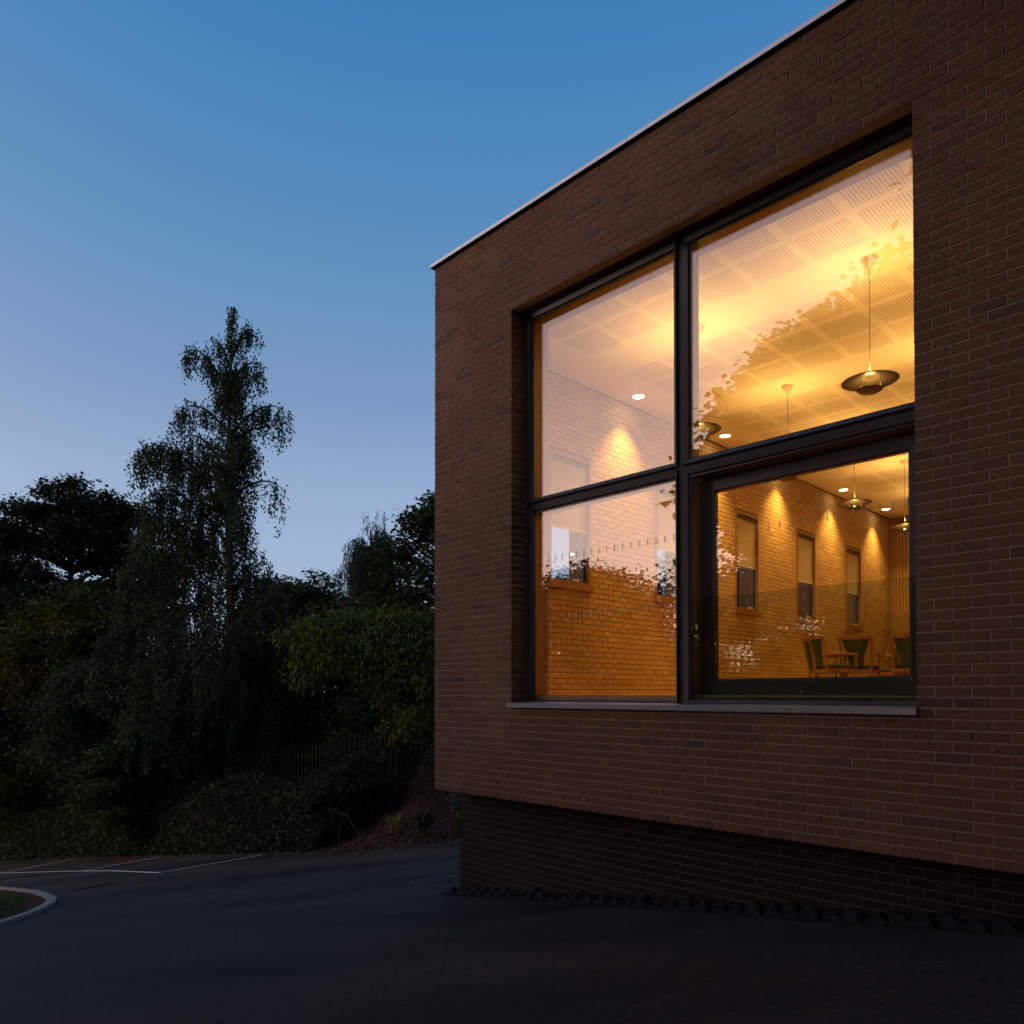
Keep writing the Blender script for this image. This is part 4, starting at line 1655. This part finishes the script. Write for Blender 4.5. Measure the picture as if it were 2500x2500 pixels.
# --- trees across the drive, left of the camera: mirrored in the glass
tree('plane_tree', 'big maple across the drive, mirrored in the upper right pane', (-9.6, .3), 7.0, .32,
     cloud((-9.0, .7, 5.4), (3.2, 3.2, 3.2), 90, 1.1) + [((-6.4, 3.4, 4.8), (.9, 1.1, .7)), ((-6.2, 2.4, 6.2), (.9, .9, .8)), ((-6.6, 1.2, 8.0), (1., .9, .8)), ((-8, -.5, 8.8), (1.3, 1.2, .7)), ((-6.5, 4.4, 4.0), (.7, .8, .5))],
     None, .20, 'leaf_sycamore', nsub=18, per=60, sub_r=.42, flat=.55)
for i, (x, y, zt, rr, lab) in enumerate([(-15.5, 3.6, 2.6, 2.2, 'round tree across the drive, mirrored low in the lower panes'), (-15.0, 6.4, 2.9, 1.7, 'smaller tree across the drive, mirrored in the lower left pane'),
                                         (-16.0, 9.4, 2.0, 1.9, 'leftmost tree across the drive, mirrored near the corner'), (-14.5, -3.5, 4.5, 3.2, 'broad tree across the drive, mirrored at the right jamb'), (-14.2, .6, 3.4, 2.4, 'leafy tree across the drive between two larger ones, mirrored low in the sash')]):
    tree('verge_tree', lab, (x, y), zt, .18, cloud((x, y, zt - .8), (rr, rr, rr * .95), 26, 1.0) + cloud((x, y, zt - 3.4), (rr * 1.1, rr * 1.1, 1.6), 18, .9), None, .17, 'leaf_sycamore', group='trees across the drive', nsub=16, per=44, sub_r=.45)

for x, y, zt, rr, lab in [(-3.8, -3.8, 9.0, 3.6, 'unseen tree added behind the camera to shade the facade, leftmost of the row'), (1.0, -2.9, 9.4, 3.9, 'unseen tree added behind the camera to shade the facade, middle of the row'), (6.6, -1.2, 9.4, 3.7, 'unseen tree added behind the camera to shade the facade, rightmost of the row')]:  # out-of-view trees, added to block sky light from the facade's right side
    tree('shading_tree', lab, (x, y), zt, .28, cloud((x, y, zt - 2.0), (rr, rr * .8, 2.7), 34, 1.35), None, .24, 'leaf_sycamore', group='unseen shading trees behind the camera', nsub=14, per=26, sub_r=.55)
tree('sky_gap_hedge', 'long hedge added behind the verge trees to close bright sky gaps in the reflection', (-18.5, 0), -1.5, .06,  # added to block the bright low sky mirrored in the lower panes
     cloud((-18.5, 0, -1.4), (1.0, 14, 2.6), 100, 1.2), None, .18, 'leaf_hedge', nsub=14, per=36, sub_r=.6, limb_r=.02, cat='hedge')
tree('overhead_shading_tree', 'unseen tree added overhead to shade the right part of the facade', (-3.4, -1.6), 8.4, .26,  # out-of-view crown, shaped to keep the western glow off the upper right wall
     cloud((-.6, .6, 7.6), (2.0, 1.9, 1.4), 36, 1.0, .6) + cloud((1.6, .2, 7.2), (2.4, 2.2, 1.3), 34, 1.15, .6) + cloud((1.3, 2.3, 6.9), (1.7, 1.2, .9), 34, .8, .6), None, .24, 'leaf_sycamore', nsub=14, per=34, sub_r=.5)
tree('shading_hedge', 'unseen tall hedge added behind the camera to darken the right facade and near tarmac', (0, -5.4), 2.0, .08,  # out-of-view hedge, added to cut low light on the right wall and foreground
     cloud((0, -5.4, .9), (9.5, .8, 2.5), 90, 1.1), None, .2, 'leaf_hedge', nsub=14, per=30, sub_r=.5, limb_r=.02, cat='hedge')
# --- hedge over the bank
hp = resample([(-27, 34.2), (-18.9, 28.2), (-14.5, 25.3), (-10., 21.85), (-6.4, 18.95), (-4.9, 17.8)], .25)
hp = np.array(hp)
hz0 = (-9, 21.3, terrain(-9, 21.3))
hedge = thing('hedge', 'long overgrown hedge covering the bank below the fence', 'hedge', W0, hz0)


def hedge_surf(i, d):
    """point over the bank at distance d behind the tarmac edge"""
    a, c = hp[max(i - 2, 0)], hp[min(i + 2, len(hp) - 1)]
    tdir = (c - a) / np.linalg.norm(c - a)
    nrm_ = np.array([-tdir[1], tdir[0]])
    nrm_ = nrm_ if nrm_[1] > 0 else -nrm_
    q = hp[i] + nrm_ * (d + .15)
    k = min(1., d / 1.0)
    env = math.sqrt(max(0., 1 - (1 - k) ** 2))
    fade = min(1, max(0, (3.4 - d) / 1.8))
    endf = min(1, (len(hp) - 1 - i) / 6, i / 6)
    h = (1.45 + .22 * math.sin(q[0] * 1.3) + .18 * math.sin(q[1] * 2.1 + 1)) * env * (.2 + .8 * fade) * (.35 + .65 * endf)
    return (q[0], q[1], terrain(q[0], q[1]) + h)


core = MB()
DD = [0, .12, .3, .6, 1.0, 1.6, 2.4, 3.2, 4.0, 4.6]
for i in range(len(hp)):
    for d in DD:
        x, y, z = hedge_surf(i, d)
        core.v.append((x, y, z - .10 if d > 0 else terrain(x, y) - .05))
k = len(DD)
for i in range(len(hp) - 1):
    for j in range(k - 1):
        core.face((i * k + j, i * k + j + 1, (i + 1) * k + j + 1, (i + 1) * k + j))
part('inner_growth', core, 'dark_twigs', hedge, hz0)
n = 80000
ii = rng.integers(0, len(hp), n)
dd = np.where(rng.random(n) < .5, rng.uniform(0, 1, n) ** 1.3, rng.uniform(0, 4.5, n))
P = np.array([hedge_surf(int(a), float(c)) for a, c in zip(ii, dd)])
low = dd < .35
P[low, 2] -= rng.random(low.sum()) * np.maximum(0, P[low, 2] - np.array([terrain(x, y) for x, y, z in P[low]]))
P += rng.normal(size=P.shape) * np.array([.10, .10, .09])
D = unit(n) * .7 + np.array([.25, -.55, -.25])
Nn = unit(n) * .6 + np.array([.1, -.5, .7])
me = leaves_mesh('foliage', P - np.array(hz0), D, Nn, rng.uniform(.08, .17, n), rng.uniform(.05, .10, n), np.clip(.5 * (np.sin(P[:, 0] * 2.1) * np.sin(P[:, 1] * 1.7 + P[:, 2] * 2) * .5 + .5) + .5 * rng.random(n), 0, 1), 'leaf_hedge')
link('foliage', me, hedge)

# --- the wood behind: reads as one mass
n = 46000
ci = 260
cc = np.stack([rng.uniform(-34, 2, ci), rng.uniform(35.5, 39, ci), rng.uniform(-4.5, 1.6, ci)], 1)
cc[:, 2] += .5 * np.sin(cc[:, 0] * .9) + .4 * np.sin(cc[:, 0] * 2.3 + 1)
q = cc[rng.integers(0, ci, n)]
P = q + rng.normal(size=(n, 3)) * np.array([.75, .6, .6])
me = leaves_mesh('wood', P, unit(n) + np.array([0, -.3, -.3]), unit(n) * .6 + np.array([0, -.5, .7]), rng.uniform(.18, .34, n), rng.uniform(.14, .24, n), rng.random(n), 'leaf_sycamore')
tag(link('wood', me, None, W0), 'dark belt of woodland behind the fence and garden trees', 'woodland', kind='stuff')

# --- small plants on the soil
def small_plant(name, label, x, y, h, wd, n_, mat, ls, up=.8):
    z = terrain(x, y)
    t = thing(name, label, 'plant', W0, (x, y, z))
    st_ = MB()
    Q, Dq = [], []
    for i in range(10):
        a = rng.uniform(0, 6.28)
        tip = np.array([math.cos(a) * wd * rng.uniform(.3, 1), math.sin(a) * wd * rng.uniform(.3, 1), h * rng.uniform(.6, 1)])
        st_.tube([(0, 0, 0), tuple(tip * .5 + np.array([0, 0, h * .15])), tuple(tip)], [.008, .006, .003], 4)
        m_ = n_ // 10
        k = rng.uniform(.25, 1, m_)[:, None]
        Q.append(tip * k + rng.normal(size=(m_, 3)) * .05)
        Dq.append(unit(m_) + np.array([0, 0, up]))
    part('stem', st_, 'bark', t)
    Q, Dq = np.concatenate(Q), np.concatenate(Dq)
    link('foliage', leaves_mesh('foliage', Q, Dq, unit(len(Q)), rng.uniform(.7, 1.2, len(Q)) * ls, ls * .5, rng.random(len(Q)), mat), t)


small_plant('shrub', 'small yellow-leaved shrub on the bare soil bank', -2.75, 17.4, .50, .26, 260, 'leaf_yellow', .06)
small_plant('lavender_plant', 'dark green tufted plant right of the yellow shrub', -2.0, 17.3, .50, .20, 300, 'leaf_dark', .11, 1.6)
small_plant('leafy_plant', 'bright green plant against the edge of the plinth', -1.2, 17.5, .62, .18, 260, 'leaf_green', .07)
small_plant('sage_plant', 'grey-green plant under the overhang behind the plinth edge', -1.35, 18.6, .65, .22, 260, 'leaf_grey', .07)
small_plant('groundcover_plant', 'low grey-green plant high on the soil by the hedge', -2.9, 19.4, .35, .3, 200, 'leaf_dark', .08)
# --- dead branch propped at the hedge end
def gpt(x, y, h):
    return (x, y, terrain(x, y) + h)


db = MB()
db.tube([gpt(-3.35, 17.5, .0), gpt(-3.62, 17.5, .42), gpt(-3.80, 17.55, .72), gpt(-4.05, 17.6, .86), gpt(-4.45, 17.7, 1.05)], [.016, .014, .012, .009, .004], 6)
db.tube([gpt(-3.78, 17.55, .70), gpt(-3.80, 17.5, .95)], [.01, .005], 5)
db.tube([gpt(-3.82, 17.5, .66), gpt(-3.92, 17.3, .62), gpt(-3.93, 17.3, .0)], [.010, .009, .008], 5)
solo('dead_branch', db, 'dead_wood', W0, 'bare pale dead branch leaning out of the hedge end', 'branch', org=gpt(-3.35, 17.5, 0))
# --- leaf litter along the edge of the tarmac and over the soil
n = 4200
q = []
ep = resample([(-17, 26.9), (-14.5, 25.3), (-10., 21.8), (-6.0, 18.55), (-3.6, 16.7), (-2.3, 16.3), (-1.15, 16.8), (.6, 18.4)], .05)
while len(q) < n:
    p_ = ep[random.randrange(len(ep))]
    if p_[0] > -4.5 and random.random() < .6:
        off = random.uniform(0, 4.0)
    else:
        off = abs(random.gauss(0, .25)) - .12
    nd = np.array([.62, .78]) if p_[0] < -3.4 else np.array([-.1, 1.])
    x, y = p_ + nd * off
    r_, side, _, _ = edge_info(x, y)
    z = terrain(x, y) + .012 if side > 0 else plane_z(x, y) + .006
    q.append((x, y, z))
mq = []
while len(mq) < 9000:
    x, y = random.uniform(-4.4, 1.0), random.uniform(16.2, 22)
    r_, side, _, _ = edge_info(x, y)
    if side > 0:
        mq.append((x, y, terrain(x, y) + random.uniform(.0, .03)))
P = np.array(mq)
me = leaves_mesh('bark_mulch', P, unit(len(P)) * np.array([1, 1, .8]), unit(len(P)) * .7 + np.array([0, 0, 1]), rng.uniform(.04, .12, len(P)), rng.uniform(.02, .06, len(P)), rng.random(len(P)) ** 2, 'mulch_chip')
tag(link('bark_mulch', me, None, W0), 'reddish brown bark mulch covering the bare bank by the building', 'mulch', kind='stuff')
for i in range(60):
    x, y = st2w(random.uniform(-1, 6), random.uniform(-3.2, -.05))
    q.append((x, y, plane_z(x, y) + .006))
P = np.array(q)
n = len(P)
lsz = rng.uniform(.025, .07, n)
lsz[-60:] = rng.uniform(.012, .028, 60)
D = unit(n) * np.array([1, 1, .25])
me = leaves_mesh('leaf_litter', P, D, unit(n) * .25 + np.array([0, 0, 1]), lsz, lsz * .6, rng.random(n), 'leaf_litter')
tag(link('leaf_litter', me, None, W0), 'dry brown leaf litter scattered on the soil and along the tarmac edge', 'leaf litter', kind='stuff')
